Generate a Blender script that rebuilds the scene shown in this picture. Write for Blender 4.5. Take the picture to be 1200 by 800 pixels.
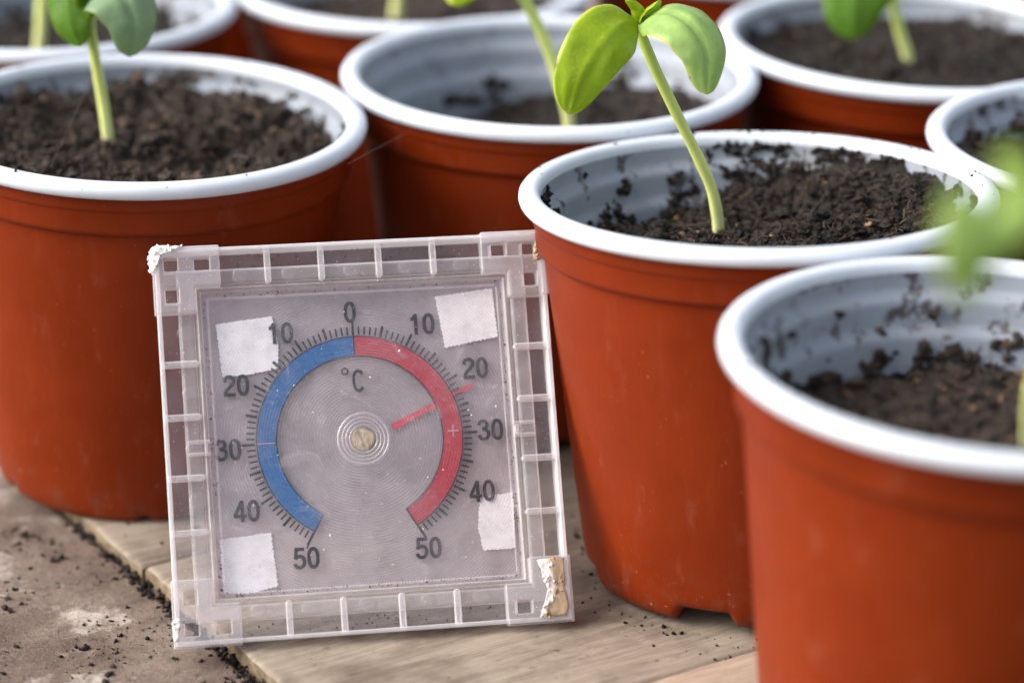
import bpy, math, random
import numpy as np
from mathutils import Vector, Matrix, noise

# ------------------------------------------------------------------ scene, camera, light
for o in list(bpy.data.objects):
    bpy.data.objects.remove(o)
U = 0.00857                       # metres per modelling unit (a pot rim is 10.5 units = 9 cm across)
scene = bpy.context.scene
COL = scene.collection
R = math.radians

cam_data = bpy.data.cameras.new('camera')
cam = bpy.data.objects.new('camera', cam_data)
COL.objects.link(cam)
cam_data.sensor_width = 36.0
cam_data.lens = 97.8
cam_data.clip_start = 0.01
cam_data.clip_end = 200.0
PITCH, ROLL = R(20.94), R(0.495)
fw = Vector((0, math.cos(PITCH), -math.sin(PITCH)))
rt0 = Vector((1, 0, 0)); up0 = Vector((0, math.sin(PITCH), math.cos(PITCH)))
rt = rt0 * math.cos(ROLL) + up0 * math.sin(ROLL)
up = -rt0 * math.sin(ROLL) + up0 * math.cos(ROLL)
cam.matrix_world = Matrix(((rt.x, up.x, -fw.x, 0), (rt.y, up.y, -fw.y, 0), (rt.z, up.z, -fw.z, 27.555 * U), (0, 0, 0, 1)))
cam_data.dof.use_dof = True
cam_data.dof.focus_distance = 60.8 * U
cam_data.dof.aperture_fstop = 7.3
cam_data.dof.aperture_blades = 0
scene.camera = cam

SUN_DIR = Vector((-0.80, -0.12, 0.60)).normalized()      # towards the sun
world = bpy.data.worlds.new('World')
scene.world = world
world.use_nodes = True
wt = world.node_tree
bg = wt.nodes['Background']
sky = wt.nodes.new('ShaderNodeTexSky')
sky.sky_type = 'NISHITA'
sky.sun_disc = False
sky.sun_elevation = math.asin(SUN_DIR.z)
sky.sun_rotation = math.atan2(SUN_DIR.x, SUN_DIR.y)
sky.air_density = 1.0
sky.dust_density = 4.0
sky.ozone_density = 1.0
hs = wt.nodes.new('ShaderNodeHueSaturation')          # a veiled, overcast sky: little blue left
hs.inputs['Saturation'].default_value = 0.50
wt.links.new(sky.outputs[0], hs.inputs['Color'])
wt.links.new(hs.outputs[0], bg.inputs[0])
bg.inputs[1].default_value = 0.13
sun_data = bpy.data.lights.new('sun', 'SUN')
sun_data.energy = 1.6
sun_data.angle = R(45)
sun_data.color = (1.0, 0.975, 0.94)
sun = bpy.data.objects.new('sun', sun_data)
COL.objects.link(sun)
sun.rotation_euler = (-SUN_DIR).to_track_quat('-Z', 'Y').to_euler()

vs = scene.view_settings
vs.view_transform = 'Standard'
vs.look = 'None'
vs.exposure = 1.14
vs.gamma = 1.0
vs.use_curve_mapping = False
cy = scene.cycles
cy.max_bounces = 16
cy.transparent_max_bounces = 40
cy.transmission_bounces = 12
cy.diffuse_bounces = 6
cy.caustics_reflective = False
cy.caustics_refractive = False
cy.use_denoising = True

random.seed(7)
rng = np.random.default_rng(11)

# ------------------------------------------------------------------ node helpers
class NT:
    def __init__(self, name):
        self.m = bpy.data.materials.new(name)
        self.m.use_nodes = True
        self.t = self.m.node_tree
        self.t.nodes.clear()
        self.out = self.t.nodes.new('ShaderNodeOutputMaterial')
        self._co = None
    def n(self, typ, ins=None, **props):
        nd = self.t.nodes.new(typ)
        for k, v in props.items():
            setattr(nd, k, v)
        for k, v in (ins or {}).items():
            s = nd.inputs[k]
            if isinstance(v, bpy.types.NodeSocket):
                self.t.links.new(v, s)
            else:
                if s.type == 'RGBA' and len(v) == 3:
                    v = (*v, 1)
                s.default_value = v
        return nd
    def co(self, scale=(1, 1, 1), shift=True):
        """object coordinates in modelling units, shifted per object"""
        tc = self.n('ShaderNodeTexCoord')
        mp = self.n('ShaderNodeMapping', {'Vector': tc.outputs['Object'], 'Scale': tuple(s / U for s in scale)})
        if not shift:
            return mp.outputs[0]
        oi = self.n('ShaderNodeObjectInfo')
        mul = self.math('MULTIPLY', oi.outputs['Random'], 37.0)
        ad = self.n('ShaderNodeVectorMath', {0: mp.outputs[0], 1: mul}, operation='ADD')
        return ad.outputs[0]
    def noise(self, vec, scale, detail=4, rough=0.55, dist=0.0):
        return self.n('ShaderNodeTexNoise', {'Vector': vec, 'Scale': scale, 'Detail': detail, 'Roughness': rough, 'Distortion': dist}).outputs[0]
    def ramp(self, fac, stops, interp='LINEAR'):
        nd = self.n('ShaderNodeValToRGB', {'Fac': fac})
        cr = nd.color_ramp
        cr.interpolation = interp
        while len(cr.elements) < len(stops):
            cr.elements.new(0.5)
        for e, (p, c) in zip(cr.elements, stops):
            e.position = p
            if not isinstance(c, tuple):
                c = (c, c, c)
            e.color = (*c, 1)
        return nd.outputs[0]
    def mix(self, fac, a, b, blend='MIX'):
        nd = self.n('ShaderNodeMix', data_type='RGBA', blend_type=blend)
        for i, v in ((0, fac), (6, a), (7, b)):
            s = nd.inputs[i]
            if isinstance(v, bpy.types.NodeSocket):
                self.t.links.new(v, s)
            elif i == 0:
                s.default_value = v
            else:
                s.default_value = (*v, 1) if len(v) == 3 else v
        return nd.outputs[2]
    def math(self, op, a, b=0.0, clamp=False):
        nd = self.n('ShaderNodeMath', {0: a, 1: b}, operation=op, use_clamp=clamp)
        return nd.outputs[0]
    def bump(self, h, strength=0.5, dist=0.05, normal=None):
        ins = {'Height': h, 'Strength': strength, 'Distance': dist * U}
        if normal is not None:
            ins['Normal'] = normal
        return self.n('ShaderNodeBump', ins).outputs[0]
    def bsdf(self, **kw):
        ins = {k.replace('_', ' '): v for k, v in kw.items()}
        return self.n('ShaderNodeBsdfPrincipled', ins).outputs[0]
    def finish(self, shader):
        self.t.links.new(shader, self.out.inputs[0])
        return self.m

def mat_terracotta():
    k = NT('terracotta_plastic')
    c = k.co()
    n1 = k.noise(c, 0.5, 5)
    col = k.mix(k.ramp(n1, [(0.3, 0.0), (0.7, 1.0)]), (0.152, 0.0165, 0.0012), (0.190, 0.0225, 0.0022))
    # faint limescale smears and dust specks
    sm = k.noise(k.co((1.2, 1.2, 0.5)), 1.3, 6, 0.6)
    smf = k.math('MULTIPLY', k.ramp(sm, [(0.60, 0.0), (0.78, 1.0)]), 0.14)
    col = k.mix(smf, col, (0.42, 0.20, 0.15))
    sp = k.noise(c, 13.0, 2, 0.4)
    spf = k.math('MULTIPLY', k.ramp(sp, [(0.75, 0.0), (0.79, 1.0)]), 0.3)
    col = k.mix(spf, col, (0.50, 0.38, 0.33))
    ds = k.noise(k.co((1, 1, 1)), 9.0, 2, 0.4)
    dsf = k.math('MULTIPLY', k.ramp(ds, [(0.72, 0.0), (0.76, 1.0)]), 0.6)
    col = k.mix(dsf, col, (0.06, 0.025, 0.015))
    # dried run marks down the wall and soil smeared round the foot
    rm = k.noise(k.co((2.2, 2.2, 0.22)), 1.6, 5, 0.6)
    col = k.mix(k.math('MULTIPLY', k.ramp(rm, [(0.55, 0.0), (0.75, 1.0)]), 0.04), col, (0.34, 0.15, 0.11))
    sepz = k.n('ShaderNodeSeparateXYZ', {0: k.co(shift=False)}).outputs[2]
    low = k.ramp(k.math('MULTIPLY', sepz, 0.5), [(0.0, 1.0), (0.9, 0.0)])
    sd_ = k.noise(c, 2.4, 7, 0.7)
    sdf = k.math('MULTIPLY', k.math('MULTIPLY', k.ramp(sd_, [(0.50, 0.0), (0.66, 1.0)]), low), 0.55)
    col = k.mix(sdf, col, (0.10, 0.055, 0.035))
    wh = k.noise(c, 8.0, 3, 0.5)
    col = k.mix(k.math('MULTIPLY', k.math('MULTIPLY', k.ramp(wh, [(0.68, 0.0), (0.72, 1.0)]), low), 0.35), col, (0.55, 0.48, 0.44))
    rg = k.math('ADD', k.ramp(n1, [(0.3, 0.34), (0.7, 0.44)]), k.math('MULTIPLY', rm, 0.12))
    b = k.bump(k.noise(c, 0.7, 3), 0.22, 0.08)
    return k.finish(k.bsdf(Base_Color=col, Roughness=rg, Normal=b, Specular_IOR_Level=0.17))

def mat_white_plastic(name, base, dirt):
    """rim and liner plastic; dirt>0 adds smeared compost"""
    k = NT(name)
    c = k.co()
    n1 = k.noise(c, 1.2, 4)
    col = k.mix(k.ramp(n1, [(0.35, 0.0), (0.7, 1.0)]), base, tuple(v * 0.93 for v in base))
    sp = k.noise(c, 7.0, 3, 0.5)
    spf = k.math('MULTIPLY', k.ramp(sp, [(0.70, 0.0), (0.75, 1.0)]), 0.75 if dirt else 0.55)
    col = k.mix(spf, col, (0.10, 0.065, 0.05))
    if dirt:
        d = k.noise(k.co((1, 1, 0.8)), 1.5, 7, 0.68)
        df = k.math('MULTIPLY', k.ramp(d, [(0.545, 0.0), (0.60, 1.0)]), dirt)
        col = k.mix(df, col, (0.045, 0.028, 0.020))
        d2 = k.noise(c, 0.8, 5, 0.6)
        col = k.mix(k.math('MULTIPLY', k.ramp(d2, [(0.45, 0.0), (0.75, 1.0)]), 0.35), col, (0.30, 0.27, 0.26))
    b = k.bump(k.noise(c, 3.0, 3), 0.06, 0.03)
    return k.finish(k.bsdf(Base_Color=col, Roughness=(0.6 if dirt else 0.38), Normal=b, Specular_IOR_Level=(0.3 if dirt else 0.5)))

def mat_soil(name, dark, mid, light):
    k = NT(name)
    c = k.co()
    n1 = k.noise(c, 2.2, 8, 0.7)
    col = k.ramp(n1, [(0.30, dark), (0.55, mid), (0.78, light)])
    n2 = k.noise(c, 16.0, 4, 0.6)
    col = k.mix(k.ramp(n2, [(0.60, 0.0), (0.70, 0.7)]), col, tuple(min(1, v * 2.3) for v in mid))
    tn = k.n('ShaderNodeAttribute', attribute_name='tone')
    col = k.mix(1.0, col, k.ramp(tn.outputs['Fac'], [(0.0, (0.45, 0.43, 0.42)), (0.5, (1.0, 1.0, 1.0)), (0.85, (1.5, 1.42, 1.30)), (1.0, (2.6, 2.3, 1.9))]), 'MULTIPLY')
    h = k.math('ADD', k.noise(c, 9.0, 6, 0.7), k.math('MULTIPLY', n2, 0.5))
    b = k.bump(h, 0.9, 0.10)
    rg = k.ramp(k.noise(c, 5.0, 3), [(0.35, 0.45), (0.6, 0.9)])
    return k.finish(k.bsdf(Base_Color=col, Roughness=rg, Normal=b, Specular_IOR_Level=0.35))

def mat_simple(name, col, rough=0.6, var=0.15, scale=6.0, spec=0.4, bump=0.2):
    k = NT(name)
    c = k.co()
    n1 = k.noise(c, scale, 4)
    cc = k.mix(k.ramp(n1, [(0.3, 0.0), (0.7, 1.0)]), tuple(v * (1 - var) for v in col), tuple(min(1, v * (1 + var)) for v in col))
    return k.finish(k.bsdf(Base_Color=cc, Roughness=rough, Specular_IOR_Level=spec, Normal=k.bump(n1, bump, 0.03)))

def mat_pad():
    k = NT('white_sticky_pad')
    c = k.co()
    n1 = k.noise(c, 3.0, 5, 0.6)
    col = k.mix(k.ramp(n1, [(0.35, 0.0), (0.72, 1.0)]), (0.95, 0.95, 0.96), (0.86, 0.84, 0.83))
    sp = k.noise(c, 15.0, 2, 0.4)
    col = k.mix(k.math('MULTIPLY', k.ramp(sp, [(0.70, 0.0), (0.74, 1.0)]), 0.6), col, (0.45, 0.36, 0.28))
    p = k.bsdf(Base_Color=col, Roughness=0.8, Normal=k.bump(n1, 0.2, 0.03), Specular_IOR_Level=0.2)
    tp = k.n('ShaderNodeBsdfTransparent', {'Color': (0.95, 0.93, 0.95)}).outputs[0]
    al = k.ramp(k.noise(k.co((2.5, 2.5, 1)), 1.0, 5, 0.65), [(0.30, 0.78), (0.55, 0.98)])
    return k.finish(k.n('ShaderNodeMixShader', {0: al, 1: tp, 2: p}).outputs[0])

def mat_wood(name, a, b, dark, dirt=0.4, wear=None):
    k = NT(name)
    co = k.co((0.10, 1.0, 1.0))
    g = k.noise(co, 2.6, 8, 0.62, 0.9)
    col = k.ramp(g, [(0.30, dark), (0.46, a), (0.60, b), (0.75, a)])
    f = k.noise(k.co((0.05, 1, 1)), 16.0, 5, 0.6)
    col = k.mix(k.ramp(f, [(0.40, 0.38), (0.56, 0.0)]), col, dark)
    ck = k.noise(k.co((0.035, 1, 1)), 5.0, 3, 0.5, 0.4)
    col = k.mix(k.math('MULTIPLY', k.ramp(ck, [(0.493, 0.0), (0.5, 1.0), (0.507, 0.0)]), 0.5), col, tuple(v * 0.35 for v in dark))
    cs = k.co((0.8, 1, 1))
    st = k.noise(cs, 0.55, 7, 0.62)
    col = k.mix(k.math('MULTIPLY', k.ramp(st, [(0.46, 0.0), (0.70, 1.0)]), dirt), col, (0.085, 0.058, 0.042))
    st2 = k.noise(cs, 3.0, 5, 0.65)
    col = k.mix(k.math('MULTIPLY', k.ramp(st2, [(0.62, 0.0), (0.72, 1.0)]), 0.65), col, (0.05, 0.034, 0.026))
    if wear:
        w = k.noise(k.co((0.8, 1, 1)), 0.42, 8, 0.66)
        col = k.mix(k.ramp(w, [(0.52, 0.0), (0.60, 0.9)]), col, wear)
        gr = k.noise(cs, 14.0, 3, 0.6)
        col = k.mix(k.math('MULTIPLY', k.ramp(gr, [(0.52, 0.0), (0.66, 1.0)]), 0.55), col, (0.06, 0.045, 0.038))
    h = k.math('ADD', k.math('MULTIPLY', f, 0.8), k.math('MULTIPLY', k.noise(cs, 8.0, 5, 0.7), 0.6))
    return k.finish(k.bsdf(Base_Color=col, Roughness=0.78, Normal=k.bump(h, 0.5, 0.07), Specular_IOR_Level=0.25))

def mat_dirty_board():
    k = NT('grey_dirty_board')
    c = k.co()
    n1 = k.noise(c, 0.45, 8, 0.68, 0.6)
    col = k.ramp(n1, [(0.32, (0.095, 0.064, 0.049)), (0.48, (0.165, 0.118, 0.093)), (0.62, (0.225, 0.172, 0.140))])
    n2 = k.noise(k.co((0.7, 1.0, 1)), 1.7, 8, 0.75)
    col = k.mix(k.math('MULTIPLY', k.ramp(n2, [(0.50, 0.0), (0.64, 1.0)]), 0.6), col, (0.075, 0.054, 0.044))
    tc = k.co(shift=False)
    w = k.math('ADD', k.noise(k.n('ShaderNodeVectorMath', {0: tc, 1: (3.1, 8.4, 0.0)}, operation='ADD').outputs[0], 0.32, 9, 0.72), 0.0)
    col = k.mix(k.ramp(w, [(0.52, 0.0), (0.60, 0.85)]), col, (0.50, 0.435, 0.38))
    g = k.noise(c, 9.0, 6, 0.7)
    col = k.mix(k.math('MULTIPLY', k.ramp(g, [(0.54, 0.0), (0.66, 1.0)]), 0.6), col, (0.045, 0.034, 0.028))
    g2 = k.noise(c, 26.0, 3, 0.5)
    col = k.mix(k.math('MULTIPLY', k.ramp(g2, [(0.58, 0.0), (0.68, 1.0)]), 0.5), col, (0.36, 0.30, 0.26))
    h = k.math('ADD', k.math('MULTIPLY', n2, 1.2), k.math('ADD', k.math('MULTIPLY', g, 0.8), k.math('MULTIPLY', g2, 0.3)))
    return k.finish(k.bsdf(Base_Color=col, Roughness=0.85, Normal=k.bump(h, 0.7, 0.09), Specular_IOR_Level=0.2))

def mat_leaf(name, upper, under, margin, gloss=0.34):
    k = NT(name)
    c = k.co()
    geo = k.n('ShaderNodeNewGeometry')
    at = k.n('ShaderNodeAttribute', attribute_name='edge')
    sd = k.n('ShaderNodeAttribute', attribute_name='side')
    n1 = k.noise(c, 1.6, 5)
    up_ = k.mix(k.ramp(n1, [(0.3, 0.0), (0.7, 1.0)]), tuple(v * 0.8 for v in upper), tuple(v * 1.2 for v in upper))
    un_ = k.mix(k.ramp(n1, [(0.3, 0.0), (0.7, 1.0)]), tuple(v * 0.85 for v in under), tuple(v * 1.18 for v in under))
    col = k.mix(sd.outputs['Fac'], un_, up_)
    mf = k.math('ADD', at.outputs['Fac'], k.math('MULTIPLY', k.math('SUBTRACT', n1, 0.5), 0.5))
    col = k.mix(k.ramp(mf, [(0.80, 0.0), (0.98, 0.85)]), col, margin)
    vein = k.noise(k.co((1, 1, 1)), 4.5, 3, 0.5, 1.5)
    col = k.mix(k.math('MULTIPLY', k.ramp(vein, [(0.46, 0.0), (0.5, 1.0), (0.54, 0.0)]), 0.14), col, tuple(min(1, v * 1.7) for v in under))
    dots = k.noise(c, 12.0, 2, 0.4)
    col = k.mix(k.math('MULTIPLY', k.ramp(dots, [(0.66, 0.0), (0.72, 1.0)]), 0.35), col, (0.62, 0.68, 0.30))
    br = k.math('ADD', k.math('MULTIPLY', at.outputs['Fac'], 0.42), k.math('MULTIPLY', k.noise(c, 2.2, 3, 0.6), 0.8))
    col = k.mix(k.ramp(br, [(0.89, 0.0), (0.93, 0.8)]), col, (0.16, 0.085, 0.03))
    b = k.bump(k.math('ADD', k.noise(c, 7.0, 4), k.math('MULTIPLY', n1, 1.5)), 0.28, 0.06)
    p = k.bsdf(Base_Color=col, Roughness=gloss, Normal=b, Specular_IOR_Level=0.45)
    tr = k.n('ShaderNodeBsdfTranslucent', {'Color': k.mix(0.5, col, (0.55, 0.66, 0.03)), 'Normal': b}).outputs[0]
    sh = k.n('ShaderNodeMixShader', {0: 0.48, 1: p, 2: tr}).outputs[0]
    return k.finish(sh)

def mat_stem():
    k = NT('stem_green')
    c = k.co()
    at = k.n('ShaderNodeAttribute', attribute_name='edge')
    col = k.ramp(at.outputs['Fac'], [(0.0, (0.22, 0.24, 0.035)), (0.06, (0.78, 0.78, 0.38)), (0.35, (0.70, 0.76, 0.24)), (1.0, (0.46, 0.60, 0.09))])
    n1 = k.noise(k.co((2, 2, 0.4)), 3.0, 4)
    col = k.mix(k.math('MULTIPLY', n1, 0.25), col, (0.62, 0.68, 0.30))
    b = k.bump(k.noise(c, 14.0, 3), 0.25, 0.03)
    return k.finish(k.bsdf(Base_Color=col, Roughness=0.42, Normal=b, Subsurface_Weight=0.25, Subsurface_Radius=(0.0012, 0.0012, 0.0004), Subsurface_Scale=1.0))

def mat_clear(name, tint, haze, haze_col, rough=0.12, grooves=None, dirt=0.25, dustlev=0.5, trans=0.45, edge=0.0, smear=0.0):
    """aged clear plastic: mostly lets light through, part milky haze, glossy skin"""
    k = NT(name)
    c = k.co(shift=False)
    n1 = k.noise(c, 0.9, 6, 0.6)
    n2 = k.noise(c, 7.0, 5, 0.65)
    hz = k.math('ADD', haze, k.math('MULTIPLY', k.math('SUBTRACT', n1, 0.5), 0.22))
    dust = k.math('MULTIPLY', k.ramp(n2, [(0.60, 0.0), (0.70, 1.0)]), dustlev)
    spk = k.math('MULTIPLY', k.ramp(k.noise(c, 22.0, 2, 0.4), [(0.73, 0.0), (0.76, 1.0)]), 0.5)
    hz = k.math('ADD', k.math('ADD', hz, k.math('MULTIPLY', dust, 0.10)), spk, clamp=True)
    normal = None
    if grooves is not None:
        cx, cyy = grooves
        mp = k.n('ShaderNodeMapping', {'Vector': c, 'Location': (-cx, -cyy, 0)})
        flat = k.n('ShaderNodeVectorMath', {0: mp.outputs[0], 1: (1, 1, 0)}, operation='MULTIPLY').outputs[0]
        dist = k.n('ShaderNodeVectorMath', {0: flat}, operation='LENGTH').outputs['Value']
        wv = k.math('SINE', k.math('MULTIPLY', dist, 95.0))
        wv2 = k.math('SINE', k.math('MULTIPLY', dist, 17.0))
        h = k.math('ADD', wv, k.math('MULTIPLY', wv2, 0.15))
        h = k.math('ADD', h, k.math('MULTIPLY', n2, 1.2))
        normal = k.bump(h, 0.14, 0.03)
        gl = k.ramp(wv, [(0.55, 0.0), (1.0, 1.0)])
        amp = k.ramp(n1, [(0.45, 0.0), (0.7, 1.0)])
        hz = k.math('ADD', hz, k.math('MULTIPLY', k.math('MULTIPLY', gl, amp), 0.22), clamp=True)
    else:
        normal = k.bump(k.noise(c, 3.5, 4), 0.25, 0.05)
    geo = k.n('ShaderNodeNewGeometry')
    dt = k.n('ShaderNodeVectorMath', {0: geo.outputs['Incoming'], 1: normal}, operation='DOT_PRODUCT').outputs['Value']
    om = k.math('SUBTRACT', 1.0, k.math('ABSOLUTE', dt), clamp=True)
    gs = k.n('ShaderNodeBsdfGlossy', {'Color': (1, 1, 1), 'Roughness': rough, 'Normal': normal}).outputs[0]
    fr = k.math('ADD', k.math('MULTIPLY', k.math('POWER', om, 5.0), 0.8), 0.035)
    if edge:
        hz = k.math('ADD', hz, k.math('MULTIPLY', k.math('POWER', om, 1.5), edge), clamp=True)
    dc = k.noise(c, 1.7, 6, 0.7)
    sw = k.noise(k.co((1, 1, 1), shift=False), 1.1, 8, 0.72, 1.2)
    hz = k.math('ADD', hz, k.math('MULTIPLY', k.ramp(sw, [(0.58, 0.0), (0.70, 1.0)]), smear), clamp=True)
    sc = k.noise(k.co((0.5, 3.0, 1), shift=False), 2.2, 3, 0.5, 2.5)
    hz = k.math('ADD', hz, k.math('MULTIPLY', k.ramp(sc, [(0.495, 0.0), (0.503, 1.0), (0.511, 0.0)]), smear * 0.9), clamp=True)
    hcol = k.mix(k.math('MULTIPLY', k.ramp(dc, [(0.52, 0.0), (0.72, 1.0)]), dirt), haze_col, (0.30, 0.22, 0.15))
    di = k.n('ShaderNodeBsdfDiffuse', {'Color': hcol, 'Normal': normal}).outputs[0]
    tl = k.n('ShaderNodeBsdfTranslucent', {'Color': hcol, 'Normal': normal}).outputs[0]
    milk = k.n('ShaderNodeMixShader', {0: trans, 1: di, 2: tl}).outputs[0]
    tp = k.n('ShaderNodeBsdfTransparent', {'Color': tint}).outputs[0]
    body = k.n('ShaderNodeMixShader', {0: hz, 1: tp, 2: milk}).outputs[0]
    return k.finish(k.n('ShaderNodeMixShader', {0: fr, 1: body, 2: gs}).outputs[0])

M = dict(
    terra=mat_terracotta(),
    rim=mat_white_plastic('white_rim_plastic', (0.61, 0.65, 0.71), 0.0),
    liner=mat_white_plastic('shade_grey_liner', (0.27, 0.30, 0.345), 0.85),  # base darkened: the shade inside the pots is put into the colour
    liner_clean=mat_white_plastic('shade_grey_liner_cleaner', (0.29, 0.32, 0.37), 0.35),  # less compost smear, inner shade likewise painted into the base
    soil_dark=mat_soil('dark_moist_compost', (0.007, 0.005, 0.0035), (0.022, 0.015, 0.0105), (0.065, 0.044, 0.030)),
    soil_brown=mat_soil('brown_dry_compost', (0.014, 0.0095, 0.007), (0.050, 0.034, 0.025), (0.125, 0.088, 0.066)),
    chip=mat_simple('pale_wood_chip', (0.22, 0.13, 0.06), 0.7, 0.3),
    fibre=mat_simple('brown_fibre', (0.085, 0.055, 0.036), 0.8, 0.3),
    plank=mat_wood('weathered_pale_plank', (0.285, 0.235, 0.182), (0.35, 0.295, 0.23), (0.205, 0.162, 0.122), 0.80),
    plank_warm=mat_wood('weathered_warm_plank', (0.37, 0.275, 0.21), (0.45, 0.34, 0.26), (0.28, 0.20, 0.145), 0.5),
    slab=mat_dirty_board(),
    endgrain=mat_simple('plank_end_grain', (0.17, 0.125, 0.08), 0.85, 0.5, 3.0, 0.2, 0.6),
    ink=mat_simple('black_print', (0.012, 0.010, 0.013), 0.6, 0.2),
    blue=mat_simple('blue_print', (0.022, 0.125, 0.33), 0.45, 0.08, 14.0),
    red=mat_simple('red_print', (0.43, 0.032, 0.048), 0.45, 0.10, 14.0),
    pointer=mat_simple('red_pointer', (0.60, 0.05, 0.08), 0.45, 0.08),
    mark=mat_simple('pale_pink_print', (0.55, 0.28, 0.33), 0.5, 0.1),
    pad=mat_pad(),
    foam=mat_simple('white_dry_foam', (0.80, 0.77, 0.73), 0.85, 0.15, 7.0, 0.2, 0.9),
    beige=mat_simple('beige_old_foam', (0.40, 0.30, 0.195), 0.85, 0.25, 4.0, 0.2, 0.9),
    glue=mat_simple('yellowed_glue', (0.56, 0.47, 0.30), 0.75, 0.22, 5.0, 0.15, 0.5),
    leaf=mat_leaf('cotyledon_bright', (0.40, 0.58, 0.19), (0.36, 0.50, 0.020), (0.72, 0.70, 0.10)),
    leaf_dark=mat_leaf('cotyledon_dark', (0.28, 0.40, 0.24), (0.10, 0.23, 0.018), (0.22, 0.32, 0.05)),  # dark green; upper side paled to paint in whitish glare
    leaf_shade_lift=mat_leaf('cotyledon_shade_lift', (0.40, 0.56, 0.17), (0.38, 0.54, 0.08), (0.70, 0.70, 0.2)),  # separate leaf green, lightened in colour to offset shade on the hanging leaf
    stem=mat_stem(),
    silk=mat_simple('spider_silk', (0.30, 0.22, 0.18), 0.4, 0.1),
    frame=mat_clear('clear_frame_plastic', (0.99, 0.98, 0.98), 0.075, (0.97, 0.96, 0.97), 0.08, dirt=0.12, edge=0.30),
    milky=mat_clear('milky_frame_plastic', (0.985, 0.965, 0.975), 0.17, (1.0, 0.99, 1.0), 0.07, dirt=0.08, edge=0.55, trans=0.3),
    ribplastic=mat_clear('milky_ribs', (0.985, 0.965, 0.975), 0.24, (1.0, 0.99, 1.0), 0.06, dirt=0.06, edge=0.6, trans=0.3),
    edgeplastic=mat_clear('milky_wall_edges', (0.985, 0.965, 0.975), 0.40, (1.0, 0.99, 1.0), 0.06, dirt=0.06, edge=0.6, trans=0.3),
    panel=mat_clear('frosted_dial_sheet', (0.92, 0.87, 0.895), 0.44, (0.80, 0.765, 0.79), 0.25, grooves=(4.29, 4.30), dirt=0.35),
    lens=mat_clear('clear_dial_cover', (0.99, 0.98, 0.985), 0.012, (0.85, 0.80, 0.84), 0.16, grooves=(4.36, 4.27), dirt=0.4, dustlev=0.9, smear=0.22),
)

# ------------------------------------------------------------------ mesh helpers
def build(name, verts, faces, mat, parent=None, smooth=True, attrs=None, mat_idx=None, mats=None):
    v = np.asarray(verts, dtype=np.float64).reshape(-1, 3) * U
    me = bpy.data.meshes.new(name)
    if isinstance(faces, np.ndarray):
        k = faces.shape[1]
        me.vertices.add(len(v)); me.vertices.foreach_set('co', v.astype(np.float32).ravel())
        me.loops.add(faces.size); me.loops.foreach_set('vertex_index', faces.astype(np.int32).ravel())
        me.polygons.add(len(faces))
        me.polygons.foreach_set('loop_start', np.arange(0, faces.size, k, dtype=np.int32))
        me.update(calc_edges=True)
        me.validate()
    else:
        me.from_pydata([tuple(p) for p in v], [], [tuple(f) for f in faces])
        me.update()
    for m in (mats or [mat]):
        me.materials.append(m)
    if mat_idx is not None:
        me.polygons.foreach_set('material_index', np.asarray(mat_idx, dtype=np.int32))
    me.polygons.foreach_set('use_smooth', np.full(len(me.polygons), bool(smooth)))
    for k, a in (attrs or {}).items():
        at = me.attributes.new(k, 'FLOAT', 'POINT')
        at.data.foreach_set('value', np.asarray(a, dtype=np.float32))
    o = bpy.data.objects.new(name, me)
    COL.objects.link(o)
    if parent:
        o.parent = parent
    return o

def empty(name, loc, label=None, cat=None, group=None, kind=None, matrix=None):
    o = bpy.data.objects.new(name, None)
    COL.objects.link(o)
    o.empty_display_size = 0.01
    if matrix is not None:
        o.matrix_world = matrix
    else:
        o.location = Vector(loc) * U
    tag(o, label, cat, group, kind)
    return o

def tag(o, label=None, cat=None, group=None, kind=None):
    for k, v in (('label', label), ('category', cat), ('group', group), ('kind', kind)):
        if v:
            o[k] = v

def bevel(o, w, seg=2, angle=35):
    m = o.modifiers.new('bevel', 'BEVEL')
    m.width = w * U; m.segments = seg; m.limit_method = 'ANGLE'; m.angle_limit = R(angle)
    m.harden_normals = False

def revolve(profile, seg, warp=None):
    """profile: list of (r, z); first/last with r=0 collapse is avoided by tiny radii"""
    pr = np.array(profile)
    th = np.linspace(0, 2 * np.pi, seg, endpoint=False)
    r = pr[:, 0][:, None]; z = pr[:, 1][:, None]
    V = np.stack([r * np.cos(th), r * np.sin(th), z + 0 * th], -1)
    if warp is not None:
        V = warp(V, th)
    n, s = len(pr), seg
    i = np.arange(n - 1)[:, None]; j = np.arange(s)[None]
    j2 = (j + 1) % s
    F = np.stack([i * s + j, i * s + j2, (i + 1) * s + j2, (i + 1) * s + j], -1).reshape(-1, 4)
    return V.reshape(-1, 3), F

def catmull(pts, n):
    P = [np.array(p, float) for p in pts]
    P = [2 * P[0] - P[1]] + P + [2 * P[-1] - P[-2]]
    out = []
    for i in range(1, len(P) - 2):
        for t in np.linspace(0, 1, n, endpoint=False):
            a, b, c, d = P[i - 1], P[i], P[i + 1], P[i + 2]
            out.append(0.5 * ((2 * b) + (c - a) * t + (2 * a - 5 * b + 4 * c - d) * t * t + (3 * b - a - 3 * c + d) * t ** 3))
    out.append(P[-2])
    return np.array(out)

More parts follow.
